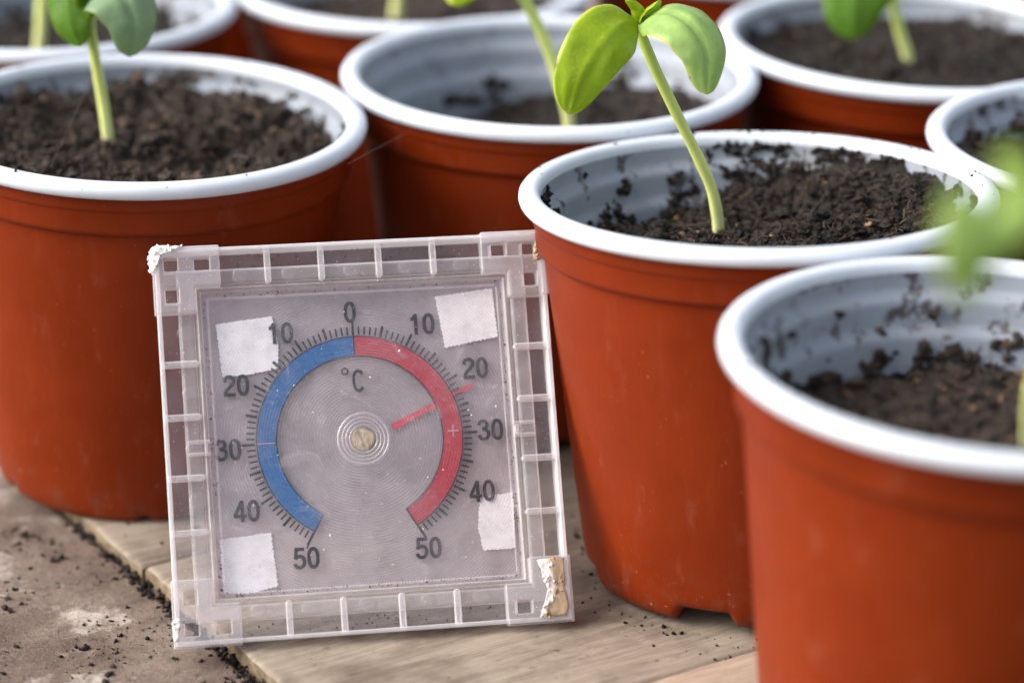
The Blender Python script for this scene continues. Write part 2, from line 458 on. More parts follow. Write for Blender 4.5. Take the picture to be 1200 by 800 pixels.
def tube(path, radius, seg=14):
    path = np.array(path); n = len(path)
    rad = np.full(n, radius) if np.isscalar(radius) else np.asarray(radius)
    tan = np.gradient(path, axis=0); tan /= np.linalg.norm(tan, axis=1)[:, None]
    ref = np.array([0.3, -1, 0.1]); V = []
    th = np.linspace(0, 2 * np.pi, seg, endpoint=False)
    for p, t, r in zip(path, tan, rad):
        a = np.cross(t, ref); a /= np.linalg.norm(a); b = np.cross(t, a)
        V.append(p + r * (np.cos(th)[:, None] * a + np.sin(th)[:, None] * b))
    F = []
    for i in range(n - 1):
        for j in range(seg):
            k = (j + 1) % seg
            F.append((i * seg + j, i * seg + k, (i + 1) * seg + k, (i + 1) * seg + j))
    F.append(tuple(range(seg - 1, -1, -1))); F.append(tuple(range((n - 1) * seg, n * seg)))
    return np.concatenate(V), F

def boxes_mesh(bx):
    """list of (x0,y0,z0,x1,y1,z1) -> verts, faces"""
    V, F = [], []
    for x0, y0, z0, x1, y1, z1 in bx:
        b = len(V)
        V += [(x0, y0, z0), (x1, y0, z0), (x1, y1, z0), (x0, y1, z0), (x0, y0, z1), (x1, y0, z1), (x1, y1, z1), (x0, y1, z1)]
        F += [tuple(b + i for i in f) for f in ((3, 2, 1, 0), (4, 5, 6, 7), (0, 1, 5, 4), (1, 2, 6, 5), (2, 3, 7, 6), (3, 0, 4, 7))]
    return V, F

def cell_mesh(us, vs_, filled, z0, z1):
    """extruded plan made of grid cells; inner walls between filled cells are left out"""
    V, F, idx = [], [], {}
    def vid(i, j, k):
        if (i, j, k) not in idx:
            idx[(i, j, k)] = len(V); V.append((us[i], vs_[j], (z0, z1)[k]))
        return idx[(i, j, k)]
    for (i, j) in filled:
        F.append([vid(i, j, 1), vid(i + 1, j, 1), vid(i + 1, j + 1, 1), vid(i, j + 1, 1)])
        F.append([vid(i, j + 1, 0), vid(i + 1, j + 1, 0), vid(i + 1, j, 0), vid(i, j, 0)])
        if (i - 1, j) not in filled: F.append([vid(i, j + 1, 0), vid(i, j, 0), vid(i, j, 1), vid(i, j + 1, 1)])
        if (i + 1, j) not in filled: F.append([vid(i + 1, j, 0), vid(i + 1, j + 1, 0), vid(i + 1, j + 1, 1), vid(i + 1, j, 1)])
        if (i, j - 1) not in filled: F.append([vid(i, j, 0), vid(i + 1, j, 0), vid(i + 1, j, 1), vid(i, j, 1)])
        if (i, j + 1) not in filled: F.append([vid(i + 1, j + 1, 0), vid(i, j + 1, 0), vid(i, j + 1, 1), vid(i + 1, j + 1, 1)])
    return V, F

# crumb prototypes
def ico(sub):
    import bmesh
    bm = bmesh.new(); bmesh.ops.create_icosphere(bm, subdivisions=sub, radius=1.0)
    v = np.array([p.co[:] for p in bm.verts]); f = np.array([[q.index for q in p.verts] for p in bm.faces])
    bm.free(); return v, f
ICO = {1: ico(1), 2: ico(2), 3: ico(3)}
def crumb_protos(sub, n, seed):
    r = np.random.default_rng(seed); out = []
    v, f = ICO[sub]
    for i in range(n):
        off = Vector(r.uniform(-50, 50, 3))
        s = np.array([1 + 0.95 * noise.noise(Vector(p) * 1.6 + off) + 0.65 * noise.noise(Vector(p) * 3.6 + off) for p in v])
        out.append(v * s[:, None] * r.uniform(0.40, 1.25, 3))
    return out, f
P1, F1 = crumb_protos(1, 14, 3)
P2, F2 = crumb_protos(2, 14, 4)
P3, F3 = crumb_protos(3, 14, 6)
def rot_rand(r, n):
    q = r.normal(size=(n, 4)); q /= np.linalg.norm(q, axis=1)[:, None]
    w, x, y, z = q.T
    return np.stack([np.stack([1 - 2 * (y * y + z * z), 2 * (x * y - z * w), 2 * (x * z + y * w)], -1),
                     np.stack([2 * (x * y + z * w), 1 - 2 * (x * x + z * z), 2 * (y * z - x * w)], -1),
                     np.stack([2 * (x * z - y * w), 2 * (y * z + x * w), 1 - 2 * (x * x + y * y)], -1)], 1)
def scatter(points, sizes, r, fine=1, squash=None):
    """irregular crumbs at points; returns verts, tri faces"""
    protos, f = ((P1, F1), (P2, F2), (P3, F3))[int(fine)]
    n = len(points); rot = rot_rand(r, n); which = r.integers(0, len(protos), n)
    pr = np.stack(protos)[which]
    V = np.einsum('nij,nvj->nvi', rot, pr) * np.asarray(sizes)[:, None, None]
    if squash is not None:
        V[:, :, 2] *= squash
    V = V + np.asarray(points)[:, None, :]
    nv = pr.shape[1]
    F = f[None] + (np.arange(n) * nv)[:, None, None]
    return V.reshape(-1, 3), F.reshape(-1, 3)
def fibres(points, lens, r, thick=0.012, flat=0.5):
    V, F = [], []
    for p, L in zip(points, lens):
        d = r.normal(size=3); d[2] *= flat; d /= np.linalg.norm(d)
        a = np.cross(d, [0.1, 0.2, 1]); a /= np.linalg.norm(a) + 1e-9; b = np.cross(d, a)
        t = thick * r.uniform(0.6, 1.8); bend = r.normal(size=3) * L * 0.12
        base = len(V)
        for s in (-0.5, 0.0, 0.5):
            c = np.array(p) + d * L * s + (bend if s == 0 else 0)
            for k in range(3):
                an = k * 2.094
                V.append(c + t * (1 - 0.5 * abs(s)) * (math.cos(an) * a + math.sin(an) * b))
        for s in range(2):
            for k in range(3):
                k2 = (k + 1) % 3
                q = [base + s * 3 + k, base + s * 3 + k2, base + s * 3 + 3 + k2, base + s * 3 + 3 + k]
                F.append((q[0], q[1], q[2])); F.append((q[0], q[2], q[3]))
    return np.array(V).reshape(-1, 3), np.array(F).reshape(-1, 3)

# ------------------------------------------------------------------ the bench top
bench = empty('bench_top', (0, 0, 0), kind='structure')
d1 = np.array([0.534, -0.846]); d1 /= np.linalg.norm(d1)       # along the cut plank ends
d2 = np.array([0.846, 0.534]); d2 /= np.linalg.norm(d2)        # along the planks
END = np.array([-7.62, 56.37])                                  # a point on the line of plank ends
FRONT = np.array([3.11, 52.14])                                 # a point on the joint in front of the main plank
ang = math.atan2(d2[1], d2[0])
v0 = float((FRONT - END) @ (-d1))                               # offset of that joint across the planks
def plank(name, x0, x1, y0, y1, z0, z1, mat, seed, endmat=None):
    """board in bench coordinates: x along d2 from END, y along -d1; slightly wavy worn edges"""
    nx = 260
    xs = np.concatenate([[x0, x0 + 0.04, x0 + 0.10], np.linspace(x0 + 0.2, min(x1, x0 + 40), nx), [x1]]) if x1 > x0 + 41 else np.linspace(x0, x1, nx)
    ring_y = [0, 0.03, 0.10, 0.25]
    V = []; nring = None
    for i, x in enumerate(xs):
        def w(k, s=1.0):
            return s * noise.noise(Vector((x * 0.35 + seed, k * 7.3, seed))) + 0.35 * s * noise.noise(Vector((x * 2.1, k * 5.1 + seed, 3)))
        drop = 0.05 if i == 0 else (0.015 if i == 1 else 0)
        ya, yb = y0 + 0.05 * w(1), y1 + 0.05 * w(2)
        xo = 0.0
        ring = [(x, ya, z0), (x, ya, z1 - 0.07 - drop), (x, ya + 0.05, z1 - 0.015 - drop)]
        m = 40
        for q in range(m + 1):
            yy = ya + 0.1 + (yb - ya - 0.2) * q / m
            ring.append((x, yy, z1 - drop + 0.012 * noise.noise(Vector((x * 0.2, yy * 1.6, seed)))))
        ring += [(x, yb - 0.05, z1 - 0.015 - drop), (x, yb, z1 - 0.07 - drop), (x, yb, z0)]
        if i <= 1:                                              # ragged sawn end
            ring = [(p[0] + 0.06 * noise.noise(Vector((p[1] * 1.3, p[2] * 2.0, seed))) + 0.03 * noise.noise(Vector((p[1] * 6, p[2] * 4, seed))), p[1], p[2]) for p in ring]
        nring = len(ring); V += ring
    F, mi = [], []
    for i in range(len(xs) - 1):
        for j in range(nring - 1):
            F.append((i * nring + j, (i + 1) * nring + j, (i + 1) * nring + j + 1, i * nring + j + 1)); mi.append(0)
        F.append((i * nring + nring - 1, (i + 1) * nring + nring - 1, (i + 1) * nring, i * nring)); mi.append(0)
    F.append(tuple(range(nring))); mi.append(1)
    F.append(tuple(range(len(V) - 1, len(V) - nring - 1, -1))); mi.append(1)
    o = build(name, V, F, None, bench, True, mats=[mat, endmat or M['endgrain']], mat_idx=mi)
    bevel_fix(o)
    o.location = Vector((END[0], END[1], 0)) * U
    o.rotation_euler = (0, 0, ang)
    return o
def bevel_fix(o):
    o.data.set_sharp_from_angle(angle=R(40))

plank('plank', 0.0, 120, v0 + 0.03, v0 + 10.6, -0.62, 0.0, M['plank'], 1.7)
plank('plank', 0.12, 120, v0 - 10.5, v0 - 0.03, -0.62, 0.06, M['plank_warm'], 5.2)
plank('plank', -0.1, 120, v0 + 10.68, v0 + 21.2, -0.62, -0.02, M['plank'], 9.4)
plank('plank', 0.05, 120, v0 + 21.3, v0 + 32.0, -0.62, 0.0, M['plank_warm'], 13.1)
plank('plank', 0.0, 120, v0 + 32.1, v0 + 43.0, -0.62, -0.01, M['plank'], 17.9)
plank('plank', 0.0, 120, v0 + 43.1, v0 + 54.0, -0.62, -0.01, M['plank_warm'], 21.9)

# the dirty grey-brown board along the plank ends: a fine sheet with thickness, running along d1
def slab():
    a0, a1, b0, b1, zt = -34.0, 40.0, -26.0, -0.16, -0.34
    ys = np.concatenate([np.linspace(a0, -8, 40), np.linspace(-7.9, 9, 200), np.linspace(9.2, a1, 50)])
    xs = np.concatenate([np.linspace(b0, -9, 25), np.linspace(-8.9, b1 - 0.12, 110), [b1 - 0.05, b1 - 0.01, b1]])
    V, F = [], []
    for y in ys:
        for x in xs:
            e = b1 - x
            z = zt + 0.035 * noise.noise(Vector((x * 0.5, y * 0.5, 2))) + 0.018 * noise.noise(Vector((x * 2.5, y * 2.5, 5))) + 0.008 * noise.noise(Vector((x * 9, y * 9, 7)))
            if e < 0.03: z -= 0.08
            elif e < 0.09: z -= 0.03
            V.append((x + (0.06 * noise.noise(Vector((y * 0.9, 1, 1))) if e < 0.2 else 0), y, z))
    nx, ny = len(xs), len(ys)
    for j in range(ny - 1):
        for i in range(nx - 1):
            F.append((j * nx + i, j * nx + i + 1, (j + 1) * nx + i + 1, (j + 1) * nx + i))
    # sides and bottom
    n0 = len(V)
    border = [i for i in range(nx)] + [j * nx + nx - 1 for j in range(1, ny)] + [(ny - 1) * nx + i for i in range(nx - 2, -1, -1)] + [j * nx for j in range(ny - 2, 0, -1)]
    for b in border:
        V.append((V[b][0], V[b][1], -1.1))
    nb = len(border)
    for k in range(nb):
        k2 = (k + 1) % nb
        F.append((border[k2], border[k], n0 + k, n0 + k2))
    F.append(tuple(n0 + k for k in range(nb)))
    o = build('board', V, F, M['slab'], bench, True)
    bevel_fix(o)
    o.location = Vector((END[0], END[1], 0)) * U
    o.rotation_euler = (0, 0, ang)
slab()
# batten under the plank ends so that the joint has a floor
v_, f_ = boxes_mesh([(-1.2, -34, -1.3, 110, 54, -0.66)])
b_ = build('underlay', v_, f_, M['endgrain'], bench, False)
b_.location = Vector((END[0], END[1], 0)) * U; b_.rotation_euler = (0, 0, ang)

# ------------------------------------------------------------------ pots
OUTER = [(0.02, 0.30), (3.0, 0.30), (3.18, 0.22), (3.26, 0.04), (3.32, 0.0), (3.50, 0.0), (3.62, 0.04), (3.72, 0.14), (3.78, 0.30), (3.815, 0.5), (3.86, 0.8),
         (4.05, 2.3), (4.30, 4.3), (4.55, 6.3), (4.695, 7.45), (4.71, 7.56), (4.72, 7.60), (4.80, 7.64), (4.865, 7.69), (4.882, 7.78), (4.900, 8.20), (4.912, 8.235), (4.945, 8.265), (4.955, 8.33), (4.97, 8.55), (4.965, 8.68), (4.92, 8.76)]
RIM = [(a, 8.985 - (8.985 - b) * 0.76) for a, b in [(4.90, 8.60), (4.98, 8.50), (5.08, 8.475), (5.17, 8.51), (5.225, 8.59), (5.25, 8.70), (5.24, 8.82), (5.19, 8.91), (5.10, 8.965), (5.00, 8.985), (4.91, 8.97), (4.84, 8.93), (4.795, 8.86), (4.775, 8.78), (4.765, 8.66)]]
LINER = [(4.768, 8.76), (4.765, 8.72), (4.76, 8.46), (4.745, 8.40), (4.68, 8.33), (4.56, 8.25), (4.525, 8.18), (4.515, 8.08), (4.50, 7.76), (4.485, 7.69), (4.40, 7.61), (4.315, 7.54), (4.29, 7.46), (4.28, 7.36), (4.12, 5.7), (3.60, 0.7), (3.4, 0.42), (0.02, 0.40)]
_lz = np.array([p[1] for p in LINER])[::-1]; _lr = np.array([p[0] for p in LINER])[::-1]
def liner_r(z):
    return np.interp(z, _lz, _lr)

def make_pot(x, y, tx, ty, label, rz=0.0, notch=(10.5, 0.30), oval=0.0, oval_a=0.0, liner='liner'):
    rot = Matrix.Rotation(-tx, 4, 'X')
    rot = Matrix.Rotation(ty, 4, 'Y') @ rot
    root = empty('plant_pot', (0, 0, 0), label, 'plant pot', 'plastic plant pots on the bench', matrix=Matrix.Translation(Vector((x, y, 0)) * U) @ rot)
    def ov(V, th):
        k = 1 + oval * np.cos(2 * (th - oval_a)) * np.clip(V[..., 2] / 9.0, 0, 1)
        V[..., 0] *= k; V[..., 1] *= k
        return V
    def warp(V, th):
        hw, hh = notch
        for a in range(6):
            c = rz + a * math.pi / 3
            d = np.abs((th - c + math.pi) % (2 * math.pi) - math.pi)
            f = np.clip((R(hw) - d) / R(3.2) , 0, 1); f = f * f * (3 - 2 * f)
            z = V[..., 2]
            low = np.clip((0.62 - z) / 0.62, 0, 1)
            V[..., 2] = np.where((z < 0.62) & (V[..., 0] ** 2 + V[..., 1] ** 2 > 3.22 ** 2), z + hh * f * low, z)
        return ov(V, th)
    v, f = revolve(OUTER, 240, warp); build('wall', v, f, M['terra'], root)
    v, f = revolve(RIM, 160, ov); build('rim', v, f, M['rim'], root)
    v, f = revolve(LINER, 128, ov); build('liner', v, f, M[liner], root)
    return root

POT = dict(
    A=(-8.966, 63.556, -0.020, 0.026), B=(5.53, 57.814, 0.051, -0.018), C=(8.80, 48.513, -0.008, 0.034),
    D=(0.862, 67.95, -0.014, 0.003), E=(10.45, 71.5, -0.012, 0.02), F=(14.93, 62.41, 0.0, 0.0),
    G=(-12.85, 74.08, 0.0, 0.0), H=(-2.85, 77.45, -0.012, 0.0), I=(7.1, 81.6, 0.0, 0.0), J=(-8.7, 86.2, 0.0, 0.0))
NF = -math.pi / 2
make_pot(*POT['A'], 'reddish pot full of brown compost behind the left side of the thermometer', NF + R(5), (4.0, 0.16), liner='liner')
make_pot(*POT['B'], 'red plastic pot right of the thermometer with a sharp two-leaved seedling', NF - R(20.5), (11.5, 0.34), 0.004, 0.4)
potC = make_pot(*POT['C'], 'large blurred red pot nearest the camera at bottom right', 0.3, liner='liner')
make_pot(*POT['D'], 'red pot with mostly bare grey inner wall behind top of thermometer', 0.7, liner='liner_clean')
make_pot(*POT['E'], 'blurred pot of dark compost with a single dark green leaf, top right', 0.2)
make_pot(*POT['F'], 'pot cut by the right edge, soil clinging inside, no seedling in view', 0.9)
make_pot(*POT['G'], 'blurred pot in the top left corner with pale stem', 0.1)
make_pot(*POT['H'], 'blurred pot at top centre left, brown compost and short pale stem', 0.5)
make_pot(*POT['I'], 'mostly hidden pot at the top edge behind the sharp seedling leaves', 0.4)
make_pot(*POT['J'], 'pot showing only as a dark red sliver between the two top left pots', 0.6)

# ------------------------------------------------------------------ compost in the pots
def pot_matrix(k):
    x, y, tx, ty = POT[k]
    return Matrix.Translation(Vector((x, y, 0)) * U) @ Matrix.Rotation(ty, 4, 'Y') @ Matrix.Rotation(-tx, 4, 'X')

def make_soil(k, hfun, label, matname, nr, na, ncr, size, seed, wall=None, fine=False, nfib=120, nchip=25, amp=1.0):
    r = np.random.default_rng(seed)
    so = Vector((seed * 3.1, seed * 1.7, 0))
    def height(px, py):
        p = Vector((px, py, 0)) + so
        rr = math.hypot(px, py) / 4.4; th = math.atan2(py, px)
        h = hfun(rr, th, px, py)
        h += amp * (0.16 * noise.noise(p * 0.7) + 0.13 * noise.noise(p * 1.7) + 0.09 * noise.noise(p * 3.9) + 0.05 * noise.noise(p * 8.1) + 0.03 * noise.noise(p * 17.0) + 0.12 * max(0.0, noise.noise(p * 2.6 + Vector((9, 3, 1)))) ** 0.5)
        return h
    V = []
    ths = np.linspace(0, 2 * math.pi, na, endpoint=False)
    rs = np.linspace(0.003, 1.0, nr) ** 0.75
    H = np.zeros((nr, na))
    for i, q in enumerate(rs):
        for j, t in enumerate(ths):
            Rw = liner_r(height(4.35 * math.cos(t), 4.35 * math.sin(t))) - 0.015 if i == nr - 1 else 4.36
            px, py = Rw * q * math.cos(t), Rw * q * math.sin(t)
            h = height(px, py); H[i, j] = h
            rr = min(Rw * q, liner_r(h) - 0.012)
            V.append((rr * math.cos(t), rr * math.sin(t), h))
    i = np.arange(nr - 1)[:, None]; j = np.arange(na)[None]; j2 = (j + 1) % na
    F = np.stack([i * na + j, i * na + j2, (i + 1) * na + j2, (i + 1) * na + j], -1).reshape(-1, 4)
    F = np.concatenate([F[:, [0, 1, 2]], F[:, [0, 2, 3]]])
    VS, FS, MI, TN = [np.array(V)], [F], [np.zeros(len(F), int)], [np.full(len(V), 0.45)]
    def add(v, f, mi, nv=42):
        b = sum(len(a) for a in VS)
        VS.append(v); FS.append(f + b); MI.append(np.full(len(f), mi)); TN.append(np.repeat(r.uniform(0, 1, len(v) // nv + 1), nv)[:len(v)])
    # loose crumbs on the surface
    q = np.sqrt(r.uniform(0, 1, ncr)) * 4.3; t = r.uniform(0, 2 * np.pi, ncr)
    sz = size * np.exp(r.normal(-1.15, 0.80, ncr)); sz = np.clip(sz, 0.010, 0.20)
    pts = []
    for a, b, s in zip(q, t, sz):
        h = height(a * math.cos(b), a * math.sin(b))
        a = min(a, liner_r(h) - s)
        pts.append((a * math.cos(b), a * math.sin(b), h + s * 0.25))
    pts = np.array(pts)
    cuts = ((0.075, 9, 2), (0.026, 0.075, 1), (0, 0.026, 0)) if fine else ((0.09, 9, 1), (0, 0.09, 0))
    for lo_, hi_, lv in cuts:
        m = (sz > lo_) & (sz <= hi_)
        if m.any():
            v, f = scatter(pts[m], sz[m], r, lv, squash=0.62); add(v, f, 0, (12, 42, 162)[lv])
    # crumbs sticking to the inner wall
    if wall:
        wp, ws = [], []
        for (ta, tb, za, zb, n, thr) in wall:
            tries = 0; got = 0
            while got < n and tries < n * 12:
                tries += 1
                t0, z0 = r.uniform(ta, tb), za + (zb - za) * r.uniform(0, 1) ** 1.3
                nz = noise.noise(Vector((t0 * 5.0, z0 * 1.9, seed))) + 0.5 * noise.noise(Vector((t0 * 14.0, z0 * 5.0, seed)))
                if nz < thr + 0.5 * (z0 - za) / (zb - za):
                    continue
                s = float(np.clip(size * 0.75 * math.exp(r.normal(-0.5, 0.6)), 0.012, 0.13))
                rr = liner_r(z0) - s * 0.35
                wp.append((rr * math.cos(t0), rr * math.sin(t0), z0)); ws.append(s); got += 1
        if wp:
            v, f = scatter(np.array(wp), np.array(ws), r, 1); add(v, f, 0, 42)
    if k in 'ABC':
        nr_ = {'A': 26, 'B': 70, 'C': 24}[k]
        ta = r.normal(R(70), R(45), nr_) if k == 'B' else r.uniform(0, 2 * np.pi, nr_)
        ra = r.uniform(4.84, 5.16, nr_); sr = np.clip(np.exp(r.normal(-3.9, 0.45, nr_)), 0.01, 0.05)
        zr = 8.985 - 0.9 * np.maximum(0, np.abs(ra - 5.0) - 0.06) ** 2 * 6
        v, f = scatter(np.stack([ra * np.cos(ta), ra * np.sin(ta), zr + sr * 0.1], -1), sr, r, 1); add(v, f, 0, 42)
    # fibres and pale chips
    def spots(n):
        q = np.sqrt(r.uniform(0, 1, n)) * 4.2; t = r.uniform(0, 2 * np.pi, n)
        return np.array([(a * math.cos(b), a * math.sin(b), height(a * math.cos(b), a * math.sin(b)) + 0.05) for a, b in zip(q, t)])
    v, f = fibres(spots(nfib), r.uniform(0.06, 0.42, nfib), r); add(v, f, 2)
    v, f = scatter(spots(nchip), r.uniform(0.03, 0.085, nchip), r, 1, squash=0.6); add(v, f, 1)
    o = build('compost', np.concatenate(VS), np.concatenate(FS), None, None, True, mats=[M[matname], M['chip'], M['fibre']], mat_idx=np.concatenate(MI), attrs={'tone': np.concatenate(TN)})
    o.matrix_world = pot_matrix(k)
    tag(o, label, 'compost', None, 'stuff')
    return o

sstep = lambda a, b, x: (lambda t: t * t * (3 - 2 * t))(min(1, max(0, (x - a) / (b - a))))
def angd(t, c):
    return abs((t - c + math.pi) % (2 * math.pi) - math.pi)
PI = math.pi
def hB(rr, th, x, y):
    h = 7.42 + 0.03 * x
    h += 1.0 * sstep(0.58, 1.0, rr) * math.exp(-(angd(th, R(42)) / R(46)) ** 2)      # banked up at the back right
    h += 0.30 * math.exp(-((x - 1.9) ** 2 + (y - 1.3) ** 2) / 0.9)                      # a clod
    h -= 0.25 * math.exp(-(angd(th, R(118)) / R(22)) ** 2) * sstep(0.5, 1, rr)
    h += 0.35 * sstep(0.75, 1.0, rr) * math.exp(-(angd(th, R(185)) / R(28)) ** 2)
    return h
make_soil('B', hB, 'dark moist compost in the pot right of the thermometer', 'soil_dark', 200, 480, 26000, 0.060, 2,
          wall=[(R(25), R(100), 7.6, 8.74, 3000, -0.40), (R(100), R(165), 7.2, 8.6, 300, 0.15), (R(165), R(205), 7.4, 8.72, 900, -0.20), (R(-25), R(25), 7.6, 8.7, 900, -0.2)], fine=True, nfib=1300, nchip=90, amp=1.25)
def hA(rr, th, x, y):
    h = 7.86 + 0.10 * rr + 0.22 * sstep(0.5, 0.95, rr) * math.exp(-(angd(th, R(60)) / R(55)) ** 2)
    h += 0.22 * math.exp(-(angd(th, R(-70)) / R(40)) ** 2) * sstep(0.5, 0.95, rr)
    h -= 0.60 * math.exp(-((x - 1.4) ** 2 / 1.5 + (y + 0.2) ** 2 / 1.1))
    h += 0.28 * math.exp(-((x - 2.4) ** 2 / 0.7 + (y + 2.2) ** 2 / 0.5))
    h += 0.20 * math.exp(-(angd(th, R(140)) / R(60)) ** 2) * sstep(0.5, 0.95, rr)
    return h
make_soil('A', hA, 'crumbly brown compost in the pot behind the thermometer on the left', 'soil_brown', 160, 420, 26000, 0.050, 5,
          wall=[(R(-10), R(190), 7.9, 8.6, 1300, -0.10)], fine=True, nfib=1200, nchip=50, amp=1.75)
def hC(rr, th, x, y):
    return 6.75 + 0.25 * sstep(0.6, 1, rr) * math.exp(-(angd(th, PI) / R(50)) ** 2) + 0.02 * x
make_soil('C', hC, 'dark compost low in the large blurred foreground pot', 'soil_brown', 80, 220, 2600, 0.11, 8,
          wall=[(R(60), R(175), 6.9, 8.3, 420, 0.12), (R(150), R(200), 6.9, 8.5, 380, -0.1)], nfib=100, nchip=70, amp=1.4)
def hD(rr, th, x, y):
    return 6.80 + 0.17 * x + 0.25 * sstep(0.6, 1, rr) * math.exp(-(angd(th, R(60)) / R(50)) ** 2)
make_soil('D', hD, 'dark compost sloping down to the left in the half empty pot', 'soil_dark', 80, 220, 2200, 0.10, 12,
          wall=[(R(30), R(130), 6.9, 8.2, 160, 0.2)], nfib=100, nchip=20)
make_soil('E', lambda rr, th, x, y: 8.0 + 0.25 * sstep(0.6, 1, rr) * (th > 0), 'dark compost nearly filling the pot at top right', 'soil_dark', 70, 200, 1800, 0.10, 15,
          wall=[(R(10), R(170), 8.1, 8.6, 200, 0.1)], nfib=80, nchip=20)
make_soil('F', lambda rr, th, x, y: 7.3 - 0.12 * x + 0.5 * sstep(0.6, 1, rr) * math.exp(-(angd(th, PI) / R(45)) ** 2), 'compost in the pot cut by the right edge', 'soil_brown', 70, 200, 1800, 0.10, 18,
          wall=[(R(120), R(215), 7.4, 8.6, 700, -0.15)], nfib=80, nchip=20)
make_soil('G', lambda rr, th, x, y: 7.55, 'dark compost in the blurred top left corner pot', 'soil_dark', 50, 150, 1200, 0.10, 21, wall=[(R(0), R(180), 7.6, 8.5, 160, 0.1)], nfib=40, nchip=10)
make_soil('H', lambda rr, th, x, y: 7.6 + 0.03 * x, 'brown compost in the blurred pot at top centre left', 'soil_brown', 50, 150, 1200, 0.10, 24, nfib=40, nchip=10)
make_soil('I', lambda rr, th, x, y: 7.7, 'compost in the mostly hidden pot at the top edge', 'soil_dark', 40, 120, 500, 0.10, 27, nfib=20, nchip=5)

make_soil('J', lambda rr, th, x, y: 7.8, 'compost in the pot between and behind the two top left pots', 'soil_dark', 40, 120, 400, 0.10, 30, nfib=20, nchip=5)

# ------------------------------------------------------------------ seedlings
def leaf_mesh(spine, side0, side1, width, cup=0.25, thick=0.045, ns=34, nw=17, wave=0.04, seed=0, asym=0.0, pexp=0.80, w0=0.16):
    """ovate seed leaf along a bent spine. side0/side1: sideways direction at base and tip"""
    P = catmull(spine, 12); tt = 0.5 * np.linspace(0, 1, ns) + 0.5 * np.sin(np.linspace(0, 1, ns) * math.pi / 2); idx = tt * (len(P) - 1)
    P = np.stack([np.interp(idx, np.arange(len(P)), P[:, c]) for c in range(3)], -1)
    T = np.gradient(P, axis=0); T /= np.linalg.norm(T, axis=1)[:, None]
    s0, s1 = np.array(side0, float), np.array(side1, float)
    top, bot, edge, side = [], [], [], []
    for i in range(ns):
        t = float(tt[i])
        s = s0 * (1 - t) + s1 * t; s -= T[i] * (s @ T[i]); s /= np.linalg.norm(s)
        n = np.cross(T[i], s); n /= np.linalg.norm(n)
        w = width * 0.5 * max(w0 * (1 - t), math.sqrt(max(0.0, 1 - (2 * t ** pexp - 1) ** 2)) ** (1.0 if t > 0.3 else 1.15))
        w = max(w, 0.012)
        for j in range(nw):
            q = -1 + 2 * j / (nw - 1)
            c = cup * w * (q * q) - 0.10 * w * math.exp(-(q / 0.12) ** 2)
            wv = wave * noise.noise(Vector((t * 4 + seed, q * 2.5, seed))) + wave * 0.8 * noise.noise(Vector((t * 7, seed, 2))) * abs(q) ** 2
            wv *= w / (width * 0.5)
            p = P[i] + s * w * (q + asym * (1 - q * q)) + n * (c + wv)
            th = thick * 0.5 * math.sqrt(max(0.0, 1 - (abs(q)) ** 4)) * min(1, 6 * (1 - t) + 0.1) + 0.004
            top.append(p + n * th); bot.append(p - n * th)
            edge.append(max(abs(q) ** 3, t ** 8)); side.append(1)
    V = np.array(top + bot); N = ns * nw
    F = []
    for i in range(ns - 1):
        for j in range(nw - 1):
            a = i * nw + j
            F.append((a, a + 1, a + nw + 1, a + nw)); F.append((N + a, N + a + nw, N + a + nw + 1, N + a + 1))
    rim = [j for j in range(nw)] + [i * nw + nw - 1 for i in range(1, ns)] + [(ns - 1) * nw + j for j in range(nw - 2, -1, -1)] + [i * nw for i in range(ns - 2, 0, -1)]
    for a in range(len(rim)):
        p, q = rim[a], rim[(a + 1) % len(rim)]
        F.append((q, p, N + p, N + q))
    return V, F, edge + edge, [1.0] * N + [0.0] * N

def stem_part(root, base, pts, r0, r1, name='stem', n=12):
    path = catmull([np.array(p) - base for p in pts], n)
    t = np.linspace(0, 1, len(path))
    rad = r0 + (r1 - r0) * t
    rad = rad + 0.012 * np.array([noise.noise(Vector((q * 6, r0 * 90, 1))) for q in t])
    rad[0] *= 1.12
    v, f = tube(path, rad, 16)
    e = np.repeat(t, 16)
    return build(name, v, f, M['stem'], root, True, attrs={'edge': e, 'side': e})

def leaf_part(root, base, spine, s0, s1, w, mat, label=None, **kw):
    v, f, e, sd = leaf_mesh([np.array(p) - base for p in spine], s0, s1, w, **kw)
    o = build('leaf', v, f, M[mat], root, True, attrs={'edge': e, 'side': sd})
    if label: o['label'] = label
    return o

# B: the sharp seedling
bB = np.array((4.67, 60.0, 7.3))
sB = empty('seedling', bB, 'sharp two-leaved seedling in the pot right of the thermometer', 'seedling', 'seedlings in the pots')
stem_part(sB, bB, [(4.68, 60.0, 7.2), (4.62, 59.88, 7.75), (4.45, 59.7, 8.45), (4.13, 59.5, 9.2), (3.55, 59.2, 10.4), (3.03, 59.0, 11.5), (2.68, 58.95, 12.35)], 0.138, 0.115)
leaf_part(sB, bB, [(2.66, 58.95, 12.40), (2.32, 58.55, 12.48), (1.88, 57.95, 12.26), (1.44, 57.6, 11.60), (1.18, 57.5, 10.78)], (-0.55, 0.35, 0.75), (-0.85, -0.2, 0.45), 1.42, 'leaf', cup=0.16, seed=3.3, wave=0.07, pexp=0.95)
leaf_part(sB, bB, [(2.70, 58.93, 12.40), (3.15, 58.5, 12.78), (3.70, 57.95, 12.72), (4.08, 57.55, 12.18), (4.12, 57.35, 11.28)], (0.35, 0.85, 0.35), (0.95, 0.35, 0.10), 1.42, 'leaf', cup=-0.30, seed=8.1, wave=0.06)
